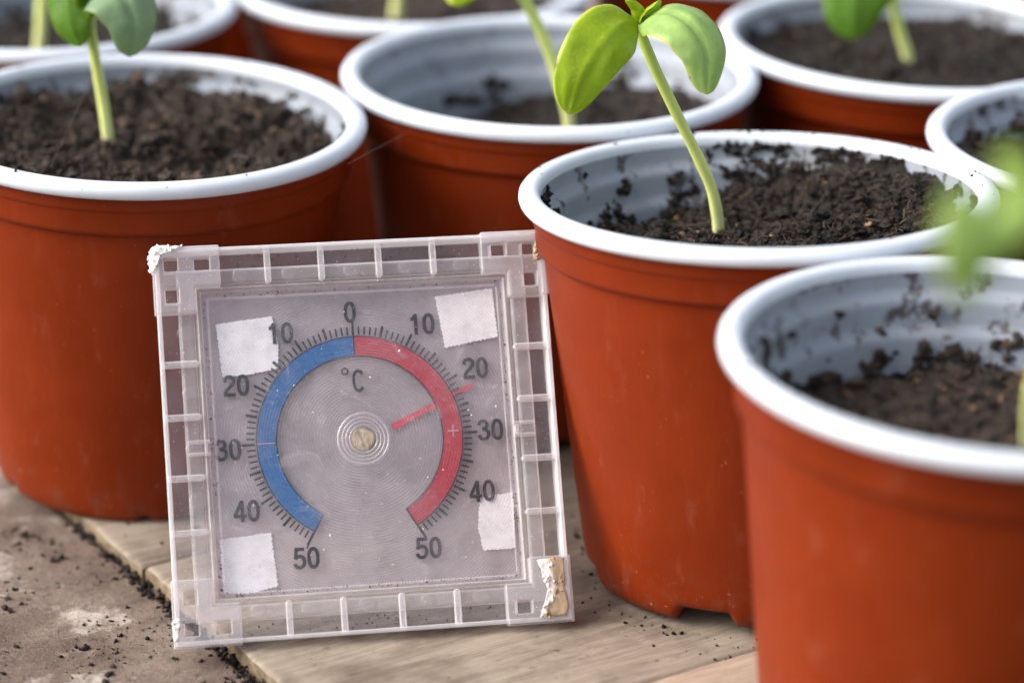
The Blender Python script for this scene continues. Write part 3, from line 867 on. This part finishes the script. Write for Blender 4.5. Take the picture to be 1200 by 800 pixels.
leaf_part(sB, bB, [(2.66, 58.95, 12.42), (2.62, 58.85, 12.72), (2.40, 58.7, 13.0)], (0.8, -0.5, 0.2), (0.8, -0.5, 0.2), 0.34, 'leaf', cup=0.4, ns=14, nw=9)
leaf_part(sB, bB, [(2.72, 58.97, 12.42), (2.86, 58.9, 12.70), (3.15, 58.8, 12.98)], (-0.4, -0.8, 0.4), (-0.4, -0.8, 0.4), 0.40, 'leaf', cup=0.4, ns=14, nw=9)

# A: seedling at the top left
kA = 1.032
def A_(p): return (p[0] * kA, p[1] * kA, 27.555 + (p[2] - 27.555) * kA)
bA = np.array((-9.78, 64.5, 7.95))
sA = empty('seedling', bA, 'seedling with drooping pale-glared leaf in the brown compost pot at left', 'seedling', 'seedlings in the pots')
stem_part(sA, bA, [A_(p) for p in [(-9.48, 62.5, 8.5), (-9.52, 62.45, 9.0), (-9.58, 62.4, 9.7), (-9.66, 62.2, 10.6), (-9.70, 62.0, 11.4), (-9.68, 61.9, 11.75)]], 0.145, 0.12)
leaf_part(sA, bA, [A_(p) for p in [(-9.70, 62.0, 11.7), (-9.95, 62.1, 12.3), (-10.18, 62.0, 12.2), (-10.12, 61.8, 11.6), (-9.90, 61.7, 11.05)]], (-0.6, 0.6, 0.4), (-0.8, 0.2, 0.2), 1.25, 'leaf_dark', cup=0.2, seed=1.3)
leaf_part(sA, bA, [A_(p) for p in [(-9.66, 61.9, 11.75), (-9.35, 61.5, 12.35), (-8.85, 61.0, 12.45), (-8.55, 60.7, 11.9), (-8.66, 60.6, 11.12)]], (0.5, 0.8, 0.3), (0.9, 0.4, 0.2), 1.60, 'leaf_dark', cup=-0.2, seed=5.6)

# D
bD = np.array((1.40, 67.2, 7.0))
sD = empty('seedling', bD, 'blurred leaning seedling stem in the half empty pot', 'seedling', 'seedlings in the pots')
stem_part(sD, bD, [(1.42, 67.2, 6.7), (1.38, 67.1, 7.8), (1.11, 67.0, 8.86), (0.76, 66.9, 9.87), (0.24, 66.8, 10.97), (-0.3, 66.7, 11.75)], 0.165, 0.14)
leaf_part(sD, bD, [(-0.3, 66.7, 11.75), (-0.7, 66.4, 12.0), (-1.2, 66.1, 11.75), (-1.55, 65.9, 11.05)], (-0.4, 0.8, 0.3), (-0.8, 0.3, 0.3), 1.5, 'leaf', seed=2.0)
leaf_part(sD, bD, [(-0.3, 66.7, 11.75), (-0.1, 66.9, 12.2), (0.4, 67.2, 12.5), (1.0, 67.4, 12.3)], (0.4, 0.8, -0.3), (0.6, 0.6, -0.3), 1.5, 'leaf', seed=4.0)
# E
bE = np.array((10.5, 72.0, 8.0))
sE = empty('seedling', bE, 'blurred seedling at top right with one dark green leaf hanging left', 'seedling', 'seedlings in the pots')
stem_part(sE, bE, [(10.58, 72.0, 7.5), (10.45, 72.0, 8.3), (10.25, 72.0, 8.84), (9.96, 72.0, 9.88), (9.75, 72.0, 10.7)], 0.16, 0.13)
leaf_part(sE, bE, [(9.75, 72.0, 10.7), (9.35, 71.6, 10.95), (9.0, 71.2, 10.5), (8.85, 71.0, 9.75), (8.86, 70.9, 8.95)], (-0.6, 0.7, 0.3), (-0.95, -0.1, 0.1), 2.0, 'leaf_dark', cup=0.15, seed=6.0)
leaf_part(sE, bE, [(9.75, 72.0, 10.7), (10.1, 71.7, 11.1), (10.7, 71.4, 11.1), (11.2, 71.2, 10.7)], (0.4, 0.8, 0.3), (0.6, 0.6, 0.4), 1.5, 'leaf_dark', cup=-0.2, seed=7.0)
# H and G stems, their leaves above the frame
for base, top, lab, sd in (((-3.44, 78.0, 7.35), (-3.36, 78.0, 10.8), 'short pale stem in the blurred pot at top centre left', 1), ((-12.97, 73.5, 7.55), (-12.72, 73.5, 11.0), 'blurred pale green stem in the top left corner pot', 2)):
    b_ = np.array(base)
    s_ = empty('seedling', b_, lab, 'seedling', 'seedlings in the pots')
    t_ = np.array(top)
    stem_part(s_, b_, [b_, b_ * 0.66 + t_ * 0.34 + (0.05, 0, 0), b_ * 0.33 + t_ * 0.67 + (0.04, 0, 0), t_], 0.165, 0.14)
    for sx in (-1, 1):
        leaf_part(s_, b_, [t_, t_ + (0.45 * sx, -0.3, 0.3), t_ + (1.0 * sx, -0.6, 0.25), t_ + (1.5 * sx, -0.9, -0.2)], (0, 0.9 * sx, 0.2), (0.2, 0.9 * sx, 0.3), 1.5, 'leaf', cup=0.15, seed=sd + sx)
# C: leggy seedling leaning towards the camera, one leaf hanging in front of the pots
bC = np.array((9.85, 48.9, 6.8))
sC = empty('seedling', bC, 'very blurred leggy seedling leaning out of the foreground pot at right', 'seedling', 'seedlings in the pots')
stem_part(sC, bC, [(9.9, 48.9, 6.5), (9.62, 47.8, 7.6), (9.36, 46.4, 8.9), (9.18, 44.6, 10.8), (8.95, 41.8, 13.2), (8.35, 39.0, 15.2), (7.3, 36.9, 16.0)], 0.15, 0.12)
leaf_part(sC, bC, [(7.3, 36.9, 15.93), (6.89, 36.3, 15.98), (6.38, 35.6, 15.8), (6.14, 35.2, 15.4), (6.06, 35.1, 14.78)], (0.2, 0.9, 0.3), (0.95, 0.3, 0.1), 1.25, 'leaf_shade_lift', cup=-0.2, seed=9.0, w0=0.5)
leaf_part(sC, bC, [(7.3, 36.9, 15.93), (7.69, 36.8, 16.03), (8.19, 36.7, 15.88), (8.59, 36.6, 15.28)], (0, 0.9, 0.3), (0.3, 0.9, 0.2), 0.85, 'leaf_shade_lift', cup=-0.2, seed=10.0)

# spider threads
for pts, lab in (([(-3.72, 59.4, 9.02), (-3.04, 61.8, 8.735), (-2.36, 64.2, 8.45)], 'thin spider thread strung between the left pot and the half empty pot'),
                 ([(-10.5, 60.3, 8.6), (-10.2, 62.3, 9.3), (-9.96, 64.2, 9.9)], 'thin spider thread from the left seedling stem to its pot')):
    v, f = tube(catmull(pts, 10), 0.0020, 5)
    o = build('spider_thread', v, f, M['silk'])
    tag(o, lab, 'spider thread')

# ------------------------------------------------------------------ the thermometer
KT = 0.9915
yaw, lean = 0.1723, 0.508
S = 8.663 * KT
P0 = np.array([-7.149, 53.489, 0.0]); CAMP = np.array([0, 0, 27.555])
P0 = CAMP + (P0 - CAMP) * KT
uu = np.array([math.cos(yaw), math.sin(yaw), 0]); bb = np.array([-math.sin(yaw), math.cos(yaw), 0])
vv = np.array([0, 0, 1]) * math.cos(lean) + bb * math.sin(lean); nn = np.cross(uu, vv)
mt = Matrix(((uu[0] * KT, vv[0] * KT, nn[0] * KT, P0[0] * U), (uu[1] * KT, vv[1] * KT, nn[1] * KT, P0[1] * U), (uu[2] * KT, vv[2] * KT, nn[2] * KT, P0[2] * U), (0, 0, 0, 1)))
TH = empty('window_thermometer', (0, 0, 0), 'square clear plastic dial thermometer leaning against the red pots', 'thermometer', matrix=mt)
S = 8.663
DEP = -0.52
def sweep_square(profile, s=S):
    """closed profile of (offset inwards, depth w) swept round the square with mitred corners"""
    V, F = [], []
    n = len(profile)
    for (cx, cy_) in ((0, 0), (1, 0), (1, 1), (0, 1)):
        for o, w in profile:
            V.append((o if cx == 0 else s - o, o if cy_ == 0 else s - o, w))
    for c in range(4):
        c2 = (c + 1) % 4
        for i in range(n):
            i2 = (i + 1) % n
            F.append((c * n + i, c2 * n + i, c2 * n + i2, c * n + i2))
    return V, F
v, f = sweep_square([(0.0, DEP), (0.0, 0.0), (0.085, 0.0), (0.11, -0.30), (0.11, DEP)])
o = build('outer_wall', v, f, M['edgeplastic'], TH, False); bevel(o, 0.022)
v, f = sweep_square([(0.11, DEP), (0.11, DEP + 0.05), (0.50, DEP + 0.05), (0.50, DEP)])
o = build('back_flange', v, f, M['frame'], TH, False)
v, f = sweep_square([(0.46, DEP + 0.05), (0.46, -0.22), (0.52, -0.16), (0.76, -0.16), (0.80, -0.20), (0.80, -0.30), (0.86, -0.30), (0.88, -0.12), (0.95, -0.12), (0.985, -0.34), (0.985, DEP), (0.90, DEP), (0.90, DEP + 0.05)])
o = build('inner_frame', v, f, M['milky'], TH, False); bevel(o, 0.018)
# ribs across the channel, rounded at their inner ends
def rib_mesh(L, w, z0, z1):
    pts = [(-w / 2, 0.02), (w / 2, 0.02)]
    for k in range(7):
        a = math.pi * k / 6
        pts.append((w / 2 * math.cos(a), L - w / 2 + w / 2 * math.sin(a)))
    n = len(pts)
    V = [(p[0], p[1], z) for z in (z0, z1) for p in pts]
    F = [tuple(range(n - 1, -1, -1)), tuple(range(n, 2 * n))] + [(i, (i + 1) % n, n + (i + 1) % n, n + i) for i in range(n)]
    return V, F
v, f = rib_mesh(0.84, 0.135, -0.30, -0.035)
RIBP = (2.47, 3.66, 4.94, 6.16)
first = None
for side in range(4):
    for q in (RIBP if side in (0, 2) else (2.43, 3.62, 4.95, 6.12)):
        if first is None:
            first = build('rib', v, f, M['ribplastic'], TH, False); bevel(first, 0.03); ro = first
        else:
            ro = first.copy(); COL.objects.link(ro); ro.parent = TH
        if side == 0: p, a = (q, 0), 0
        elif side == 1: p, a = (S, q), PI / 2
        elif side == 2: p, a = (q, S), PI
        else: p, a = (0, q), -PI / 2
        ro.location = Vector((p[0], p[1], 0)) * U; ro.rotation_euler = (0, 0, a)
# square locating tabs half way up either side
v, f = boxes_mesh([(-0.17, 0.50, -0.24, -0.10, 0.98, -0.04), (0.10, 0.50, -0.24, 0.17, 0.98, -0.04), (-0.10, 0.86, -0.24, 0.10, 0.93, -0.06)])
for p, a in (((0, 4.26), -PI / 2), ((S, 4.28), PI / 2)):
    o = build('locating_tab', v, f, M['milky'], TH, False); bevel(o, 0.015)
    o.location = Vector((p[0], p[1], 0)) * U; o.rotation_euler = (0, 0, a)
# L-shaped corner blocks with three square windows
us = [-0.05, 0.20, 0.50, 0.86, 1.20, 1.42]
filled = {(i, j) for i in range(5) for j in range(5) if i < 3 or j < 3}
filled -= {(1, 1), (1, 3), (3, 1)}
v, f = cell_mesh(us, us, filled, -0.42, 0.03)
cb = None
for p, a in (((0, 0), 0), ((S, 0), PI / 2), ((S, S), PI), ((0, S), -PI / 2)):
    if cb is None:
        cb = build('corner_block', v, f, M['milky'], TH, False); bevel(cb, 0.03); o = cb
    else:
        o = cb.copy(); COL.objects.link(o); o.parent = TH
    o.location = Vector((p[0], p[1], 0)) * U; o.rotation_euler = (0, 0, a)
# weld spots on the inner frame
def blob(name, mat, pts, rad, zs, parent, n=26, rough=0.25, seed=1, thick=0.05):
    """thin irregular patch with a rounded top from an outline"""
    pass
spots_v, spots_f = revolve([(0.02, 0.0), (0.12, -0.003), (0.18, -0.012), (0.21, -0.03)], 24)
sp0 = None
for side in range(4):
    for q in (1.85, 3.05, 4.30, 5.55, 6.75):
        if sp0 is None:
            sp0 = build('weld_spot', spots_v, spots_f, M['frame'], TH); so = sp0
        else:
            so = sp0.copy(); COL.objects.link(so); so.parent = TH
        q2 = q + random.uniform(-0.12, 0.12)
        x_, y_ = ((q2, 0.64), (S - 0.64, q2), (q2, S - 0.64), (0.64, q2))[side]
        so.location = Vector((x_, y_, -0.135)) * U
        so.scale = (random.uniform(0.8, 1.2), random.uniform(0.7, 1.0), 1)
# dial sheet and cover
def slab_square(name, o0, z0, z1, mat):
    v, f = boxes_mesh([(o0, o0, z0, S - o0, S - o0, z1)])
    return build(name, v, f, M[mat], TH, False)
slab_square('dial_sheet', 0.99, -0.50, -0.44, 'panel')
slab_square('dial_cover', 0.96, -0.285, -0.255, 'lens')
CX, CY = 4.29, 4.29
ZP = -0.36                                        # print layer
# white pads
def pad(pts, seed, saw=(0, 1, 2, 3)):
    r = random.Random(seed); out = []
    n = len(pts)
    for i in range(n):
        a, b = np.array(pts[i]), np.array(pts[(i + 1) % n]); L = np.linalg.norm(b - a)
        k = max(2, int(L / 0.045)); nrm = np.array([b[1] - a[1], a[0] - b[0]]) / L
        for s in range(k):
            t = s / k
            out.append(a + (b - a) * t + nrm * ((0.013 if s % 2 else -0.010) * (1 if i in saw else 0.3) + r.uniform(-0.009, 0.009)))
    n = len(out)
    V = [(p[0], p[1], z) for z in (ZP - 0.07, ZP - 0.035) for p in out]
    F = [tuple(range(n - 1, -1, -1)), tuple(range(n, 2 * n))] + [(i, (i + 1) % n, n + (i + 1) % n, n + i) for i in range(n)]
    return build('foam_pad', V, F, M['pad'], TH, False)
pad([(1.28, 7.01), (1.35, 5.82), (1.9, 5.85), (2.59, 5.96), (2.62, 6.5), (2.52, 7.12)], 1)
pad([(6.19, 7.38), (6.33, 6.21), (7.0, 6.33), (7.53, 6.40), (7.48, 7.50)], 2)
pad([(1.08, 2.27), (1.09, 1.11), (1.7, 1.06), (2.27, 1.18), (2.20, 2.35)], 3)
pad([(6.87, 2.84), (6.78, 2.2), (6.86, 1.66), (7.57, 1.67), (7.62, 2.91)], 4)
# coloured scale bands
def arc_band(name, a0, a1, r0, r1, z, mat, h=0.012, n=72):
    V = []
    for i in range(n + 1):
        a = R(a0 + (a1 - a0) * i / n)
        for rr, zz in ((r0, z), (r1, z), (r1, z + h), (r0, z + h)):
            V.append((CX + rr * math.sin(a), CY + rr * math.cos(a), zz))
    F = [(0, 1, 2, 3), (n * 4 + 3, n * 4 + 2, n * 4 + 1, n * 4)]
    for i in range(n):
        for k in range(4):
            F.append((i * 4 + k, (i + 1) * 4 + k, (i + 1) * 4 + (k + 1) % 4, i * 4 + (k + 1) % 4))
    return build(name, V, F, M[mat], TH, False)
RO, RI = 2.27, 1.86
o = arc_band('scale_band', -150, -0.3, RI, RO, ZP, 'blue'); o['label'] = 'blue band of the dial for degrees below zero'
o = arc_band('scale_band', 0.3, 150, RI, RO, ZP, 'red'); o['label'] = 'red band of the dial for degrees above zero'
ol = []
def strip(bx, rot=None): pass
def polar_boxes(items, z0, z1):
    """(angle, r0, r1, halfwidth) radial bars"""
    V, F = [], []
    for a, r0, r1, hw in items:
        ca, sa = math.cos(R(a)), math.sin(R(a)); b = len(V)
        for zz in (z0, z1):
            for rr, w in ((r0, -hw), (r1, -hw), (r1, hw), (r0, hw)):
                V.append((CX + rr * sa + w * ca, CY + rr * ca - w * sa, zz))
        F += [tuple(b + i for i in q) for q in ((0, 1, 2, 3), (7, 6, 5, 4), (0, 4, 5, 1), (1, 5, 6, 2), (2, 6, 7, 3), (3, 7, 4, 0))]
    return V, F
# outline of the bands
for rr in (RI - 0.022, RO):
    arc_band('band_outline', -150, 150, rr, rr + 0.022, ZP + 0.002, 'ink', 0.014, 100)
for it in ((-150.3, RI - 0.02, RO + 0.42, 0.016), (150.3, RI - 0.02, RO + 0.42, 0.016), (0, RI - 0.02, RO + 0.06, 0.012)):
    v, f = polar_boxes([it], ZP + 0.003, ZP + 0.018)
    build('band_end_line', v, f, M['ink'], TH, False)
# graduation marks: one per degree, longer at fives and tens
tick = {}
for d in range(-50, 51):
    L, hw = (0.30, 0.026) if d % 10 == 0 else ((0.25, 0.030) if d % 5 == 0 else (0.185, 0.019))
    if (L, hw) not in tick:
        v, f = boxes_mesh([(-hw, RO + 0.045, 0, hw, RO + 0.045 + L, 0.010)])
        o = build('scale_mark', v, f, M['ink'], TH, False); tick[(L, hw)] = o
    else:
        o = tick[(L, hw)].copy(); COL.objects.link(o); o.parent = TH
    o.location = Vector((CX, CY, ZP)) * U
    o.rotation_euler = (0, 0, -R(3.0 * d))
# numerals
def ell(cx, cy_, rx, ry, a0, a1, n, p=2.3):
    out = []
    for k in range(n + 1):
        a = R(a0 + (a1 - a0) * k / n); c, q = math.cos(a), math.sin(a)
        out.append((cx + rx * math.copysign(abs(c) ** (2 / p), c), cy_ + ry * math.copysign(abs(q) ** (2 / p), q)))
    return out
def sm(pts):
    return [tuple(p[:2]) for p in catmull([(x, y, 0) for x, y in pts], 5)]
GLYPH = {
    '0': [ell(.30, .5, .205, .425, 0, 360, 44)],
    '1': [[(.33, 0), (.33, 1.0)], sm([(.09, .745), (.17, .76), (.25, .82), (.30, .93)])],
    '2': [sm([(.085, .67), (.11, .81), (.19, .905), (.30, .925), (.42, .90), (.50, .80), (.50, .68), (.43, .55), (.31, .43), (.19, .31), (.12, .19), (.105, .06)]), [(.03, .075), (.57, .075)]],
    '3': [sm([(.09, .73), (.13, .86), (.22, .92), (.31, .925), (.41, .89), (.47, .80), (.46, .68), (.40, .59), (.31, .555), (.22, .55)]),
          sm([(.22, .55), (.36, .53), (.46, .47), (.51, .37), (.505, .25), (.44, .13), (.30, .075), (.17, .10), (.09, .19), (.075, .28)])],
    '4': [[(.41, .97), (.06, .29)], [(.01, .275), (.60, .275)], [(.415, 0), (.415, 1.0)]],
    '5': [[(.11, .925), (.53, .925)], [(.165, .99), (.105, .46)], sm([(.10, .50), (.19, .575), (.30, .60), (.42, .565), (.50, .46), (.51, .33), (.46, .17), (.36, .09), (.26, .075), (.15, .11), (.09, .19), (.07, .27)])],
    'C': [ell(.33, .5, .255, .425, 38, 322, 40)],
}
def text(name, s, cx, cy_, h, sx=1.0, st=0.165):
    """bold printed characters, each stroke a thin raised band of ink"""
    V, F = [], []
    adv = 0.64
    x0 = -adv * len(s) / 2 + 0.02
    for ci, ch in enumerate(s):
        for si, path in enumerate(GLYPH[ch]):
            P = np.array(path, float); T = np.gradient(P, axis=0); T /= np.linalg.norm(T, axis=1)[:, None]
            if np.linalg.norm(P[0] - P[-1]) < 1e-6:
                T[0] = T[-1] = T[0] + T[-1]; T[0] /= np.linalg.norm(T[0]); T[-1] = T[0]
            Nn = np.stack([-T[:, 1], T[:, 0]], -1) * st / 2
            b = len(V); z1 = ZP + 0.008 + 0.0015 * si
            for p, q in zip(P, Nn):
                for w, z in ((p - q, ZP), (p + q, ZP), (p + q, z1), (p - q, z1)):
                    V.append((cx + (w[0] + x0 + ci * adv) * h * sx, cy_ + (w[1] - 0.5) * h, z))
            for k in range(len(P) - 1):
                for e in range(4):
                    F.append((b + k * 4 + e, b + k * 4 + 4 + e, b + k * 4 + 4 + (e + 1) % 4, b + k * 4 + (e + 1) % 4))
            e = b + (len(P) - 1) * 4
            F += [(b, b + 1, b + 2, b + 3), (e + 3, e + 2, e + 1, e)]
    return build(name, V, F, M['ink'], TH, False)
HN = 0.47
for s, x, y in (('0', 4.25, 7.12), ('10', 2.68, 6.73), ('20', 1.64, 5.62), ('30', 1.38, 4.21), ('40', 1.70, 2.85), ('50', 2.94, 1.74),
                ('10', 5.84, 6.77), ('20', 6.97, 5.72), ('30', 7.21, 4.32), ('40', 6.92, 2.97), ('50', 5.64, 1.79)):
    text('numeral', s, x, y, HN, 1.0)
text('unit_letter', 'C', 4.33, 5.58, 0.52, 0.80, 0.14)
v, f = revolve([(0.050, 0.0), (0.085, 0.0), (0.085, 0.012), (0.050, 0.012), (0.050, 0.0)], 28)
o = build('degree_ring', v, f, M['ink'], TH, False); o.location = Vector((4.05, 5.80, ZP)) * U
# small pale marks on the bands
v, f = boxes_mesh([(CX - RO + 0.02, CY + 0.0, ZP + 0.013, CX - RI - 0.02, CY + 0.025, ZP + 0.018)])
build('position_mark', v, f, M['mark'], TH, False)
v, f = boxes_mesh([(6.24, 4.33, ZP + 0.013, 6.49, 4.365, ZP + 0.018), (6.35, 4.22, ZP + 0.014, 6.385, 4.48, ZP + 0.019)])
build('position_mark', v, f, M['mark'], TH, False)
# pointer (below the print) and hub
a, b = np.array((5.02, 4.50)), np.array((6.87, 5.35)); d = (b - a) / np.linalg.norm(b - a); q = np.array([-d[1], d[0]])
pts = [a + q * 0.075, a - q * 0.075, b - q * 0.045, b + q * 0.045]
V = [(p[0], p[1], z) for z in (ZP - 0.03, ZP - 0.010) for p in pts]
build('pointer', V, [(3, 2, 1, 0), (4, 5, 6, 7), (0, 1, 5, 4), (1, 2, 6, 5), (2, 3, 7, 6), (3, 0, 4, 7)], M['pointer'], TH, False)
hub = empty('hub', (0, 0, 0)); hub.parent = TH; hub.location = Vector((4.36, 4.27, 0)) * U
v, f = revolve([(0.004, -0.305), (0.02, -0.305), (0.04, -0.305), (0.06, -0.306), (0.08, -0.306), (0.10, -0.307), (0.12, -0.308), (0.14, -0.309), (0.16, -0.311), (0.20, -0.315), (0.245, -0.33), (0.26, -0.36), (0.26, -0.44)], 40,
               lambda V, th: V * np.stack([1 + 0.07 * np.sin(3 * th + 1) + 0 * V[..., 0], 1 + 0.07 * np.sin(3 * th + 1) + 0 * V[..., 0], np.ones_like(V[..., 0])], -1))
for p in v:
    p[2] += 0.012 * noise.noise(Vector(p) * 9)
    if abs(p[0] * 0.95 + p[1] * 0.3 + 0.02) < 0.03 and p[2] > -0.34: p[2] -= 0.04
build('glue_drop', v, f, M['glue'], hub)
for rr, w in ((0.56, 0.036), (0.47, 0.03), (0.39, 0.028), (0.31, 0.024)):
    v, f = revolve([(rr - w, -0.254), (rr - w * 0.5, -0.254 + w), (rr + w * 0.5, -0.254 + w), (rr + w, -0.254)], 72)
    build('boss_ring', v, f, M['milky'], hub)
# knurled border line just inside the frame
V, F = [], []
def knurl(p0, p1, n, w, ang_):
    p0, p1 = np.array(p0), np.array(p1)
    d = (p1 - p0) / np.linalg.norm(p1 - p0); q = np.array([-d[1], d[0]])
    for k in range(n):
        c = p0 + (p1 - p0) * (k + 0.5) / n
        e = d * math.cos(ang_) + q * math.sin(ang_); g = np.array([-e[1], e[0]])
        b = len(V)
        for z in (-0.256, -0.225):
            for s, t in ((-1, -1), (1, -1), (1, 1), (-1, 1)):
                sc = 1.0 if z < -0.24 else 0.55
                pp = c + e * w * s * sc + g * 0.016 * t * sc
                V.append((pp[0], pp[1], z))
        F.extend(tuple(b + i for i in q_) for q_ in ((4, 5, 6, 7), (0, 1, 5, 4), (1, 2, 6, 5), (2, 3, 7, 6), (3, 0, 4, 7)))
knurl((1.12, 1.05), (1.12, 7.55), 100, 0.055, R(35)); knurl((1.12, 7.55), (7.5, 7.55), 98, 0.055, R(35)); knurl((7.56, 7.5), (7.56, 1.1), 98, 0.04, R(35)); knurl((1.2, 1.06), (7.5, 1.06), 96, 0.035, R(35))
o = build('knurled_border', V, F, M['milky'], TH, False); o['kind'] = 'stuff'
# remains of sticky foam on the corners
def foam(name, pts, z0, z1, mat, seed, amp=0.06, label=None, res=0.06, crumbs=90):
    """lumpy pad inside an outline"""
    pts = np.array(pts); n = len(pts)
    c = pts.mean(0); V, F = [], []
    # dense outline
    out = []
    for i in range(n):
        a, b = pts[i], pts[(i + 1) % n]; k = max(2, int(np.linalg.norm(b - a) / res))
        for s in range(k):
            p = a + (b - a) * s / k
            j = noise.noise(Vector((p[0] * 4, p[1] * 4, seed))) * amp + noise.noise(Vector((p[0] * 13, p[1] * 13, seed))) * amp * 0.6
            out.append(p + (p - c) / (np.linalg.norm(p - c) + 1e-6) * j)
    m = len(out); rings = [(1.0, z0), (1.0, z0 + (z1 - z0) * 0.7), (0.93, z1 - (z1 - z0) * 0.1), (0.8, z1), (0.6, z1), (0.4, z1), (0.2, z1), (0.03, z1)]
    for k, (sc, z) in enumerate(rings):
        for p in out:
            q = c + (p - c) * sc
            dz = (0.5 * amp * noise.noise(Vector((q[0] * 6, q[1] * 6, seed))) + 0.35 * amp * noise.noise(Vector((q[0] * 17, q[1] * 17, seed)))) if k > 0 else 0
            V.append((q[0], q[1], z + dz))
    for k in range(len(rings) - 1):
        for i in range(m):
            i2 = (i + 1) % m
            F.append((k * m + i, k * m + i2, (k + 1) * m + i2, (k + 1) * m + i))
    F.append(tuple((len(rings) - 1) * m + i for i in range(m)))
    rr_ = np.random.default_rng(seed + 40); nc = crumbs
    ed = np.array(out)[rr_.integers(0, m, nc)]; ed = c + (ed - c) * rr_.uniform(0.15, 1.06, nc)[:, None]
    cv, cf = scatter(np.concatenate([ed, rr_.uniform(z0 * 0.5 + z1 * 0.5, z1 + 0.012, nc)[:, None]], 1), np.clip(np.exp(rr_.normal(-3.5, 0.4, nc)), 0.012, 0.06), rr_, 1)
    F += [tuple(int(q) + len(V) for q in t) for t in cf]; V += [tuple(p) for p in cv]
    o = build(name, V, F, M[mat], TH, True)
    if label: o['label'] = label
    return o
foam('foam_residue', [(-0.07, 8.15), (0.00, 8.15), (0.03, 8.50), (0.10, 8.61), (0.56, 8.68), (0.60, 8.73), (0.30, 8.77), (0.02, 8.76), (-0.08, 8.68), (-0.10, 8.4)], -0.30, 0.05, 'foam', 1, 0.05, 'white crumbling foam on the top left corner')
foam('foam_residue', [(8.40, 8.05), (8.55, 8.02), (8.58, 8.35), (8.50, 8.45), (8.44, 8.3)], 0.0, 0.07, 'beige', 2, 0.03, crumbs=10, label='small beige crumb of foam on the top right corner')
foam('foam_residue', [(8.02, 0.08), (8.52, 0.09), (8.60, 0.30), (8.53, 0.7), (8.57, 1.36), (8.20, 1.37), (8.30, 1.05), (8.34, 0.75), (8.24, 0.4)], 0.03, 0.075, 'beige', 3, 0.03, crumbs=14, label='torn beige strip of foam on the bottom right corner')
foam('foam_residue', [(7.96, 1.33), (8.21, 1.36), (8.30, 1.05), (8.33, 0.75), (8.24, 0.40), (8.02, 0.10), (7.94, 0.08), (8.0, 0.24), (8.20, 0.46), (8.25, 0.75), (8.20, 1.02)], 0.03, 0.068, 'foam', 4, 0.03, crumbs=26, label='white torn edge beside the beige foam')
foam('foam_residue', [(-0.05, 0.10), (0.06, 0.12), (0.08, 0.42), (0.14, 0.55), (0.02, 0.60), (-0.06, 0.5)], -0.05, 0.05, 'foam', 5, 0.03, crumbs=30, label='white chip of foam on the bottom left corner')
# grime collected on the cover edge: loose specks stuck to the plastic
r = np.random.default_rng(5)
n = 240
e = r.integers(0, 4, n); t = r.uniform(1.05, 7.6, n); off = np.abs(r.normal(0, 0.05, n)) + 1.0
pts = np.array([((a, o_), (S - o_, a), (a, S - o_), (o_, a))[k] + (-0.25,) for k, a, o_ in zip(e, t, off)])
bt = np.stack([r.uniform(1.1, 8.0, 160), np.where(r.uniform(size=160) < 0.6, r.uniform(0.10, 0.42, 160), S - r.uniform(0.10, 0.40, 160)), np.full(160, DEP + 0.06)], -1)
v1, f1 = scatter(np.concatenate([pts, bt]), r.uniform(0.008, 0.024, n + 160), r, 0)
o = build('grime', v1, f1, M['fibre'], TH); o['kind'] = 'stuff'
n = 80
pts = np.stack([r.uniform(1.1, 7.5, n), r.uniform(1.0, 7.5, n), np.full(n, -0.252)], -1)
v1, f1 = scatter(pts, np.clip(np.exp(r.normal(-4.5, 0.45, n)), 0.006, 0.026), r, 1, squash=0.4)
o = build('pale_dust', v1, f1, M['foam'], TH); o['kind'] = 'stuff'

# ------------------------------------------------------------------ loose crumbs of compost on the boards
r = np.random.default_rng(31)
n = 4200
along = r.uniform(-7, 7, n); across = -np.abs(r.normal(0, 3.2, n)) - 0.35
den = np.array([noise.noise(Vector((a * 0.5, b * 0.5, 4))) for a, b in zip(along, across)])
keep = den > -0.15
along, across = along[keep], across[keep]
sz = np.clip(np.exp(r.normal(-4.25, 0.70, len(along))), 0.007, 0.10)
xy = END[None] + d2[None] * across[:, None] - d1[None] * along[:, None]
pts = np.concatenate([xy, (-0.36 + sz * 0.35)[:, None]], 1)
# in the joint at the plank ends
m = 420
al = r.uniform(-7, 5, m); ac = -r.uniform(0.0, 0.40, m)
s2 = np.clip(np.exp(r.normal(-3.2, 0.5, m)), 0.02, 0.12)
xy2 = END[None] + d2[None] * ac[:, None] - d1[None] * al[:, None]
pts = np.concatenate([pts, np.concatenate([xy2, (-0.42 + r.uniform(0, 0.14, m))[:, None]], 1)])
# on the main plank, mostly round the pot feet
m2 = 420
cen = np.array([POT['A'][:2], POT['B'][:2]])[r.integers(0, 2, m2)]
aa = r.uniform(0, 2 * PI, m2); rr = 3.7 + np.abs(r.normal(0, 0.7, m2))
xy3 = cen + np.stack([np.cos(aa), np.sin(aa)], -1) * rr[:, None]
s3 = np.clip(np.exp(r.normal(-3.8, 0.5, m2)), 0.008, 0.06)
onp = (xy3 - END) @ d2 > 0.1
pts = np.concatenate([pts, np.concatenate([xy3, (s3 * 0.3)[:, None]], 1)[onp]])
v, f = scatter(pts, np.concatenate([sz, s2, s3[onp]]), r, 1)
o = build('compost_crumbs', v, f, M['soil_dark'], attrs={'tone': np.repeat(r.uniform(0, 0.8, len(v) // 42), 42)})
tag(o, 'dark crumbs of compost spilt on the boards', 'compost', None, 'stuff')
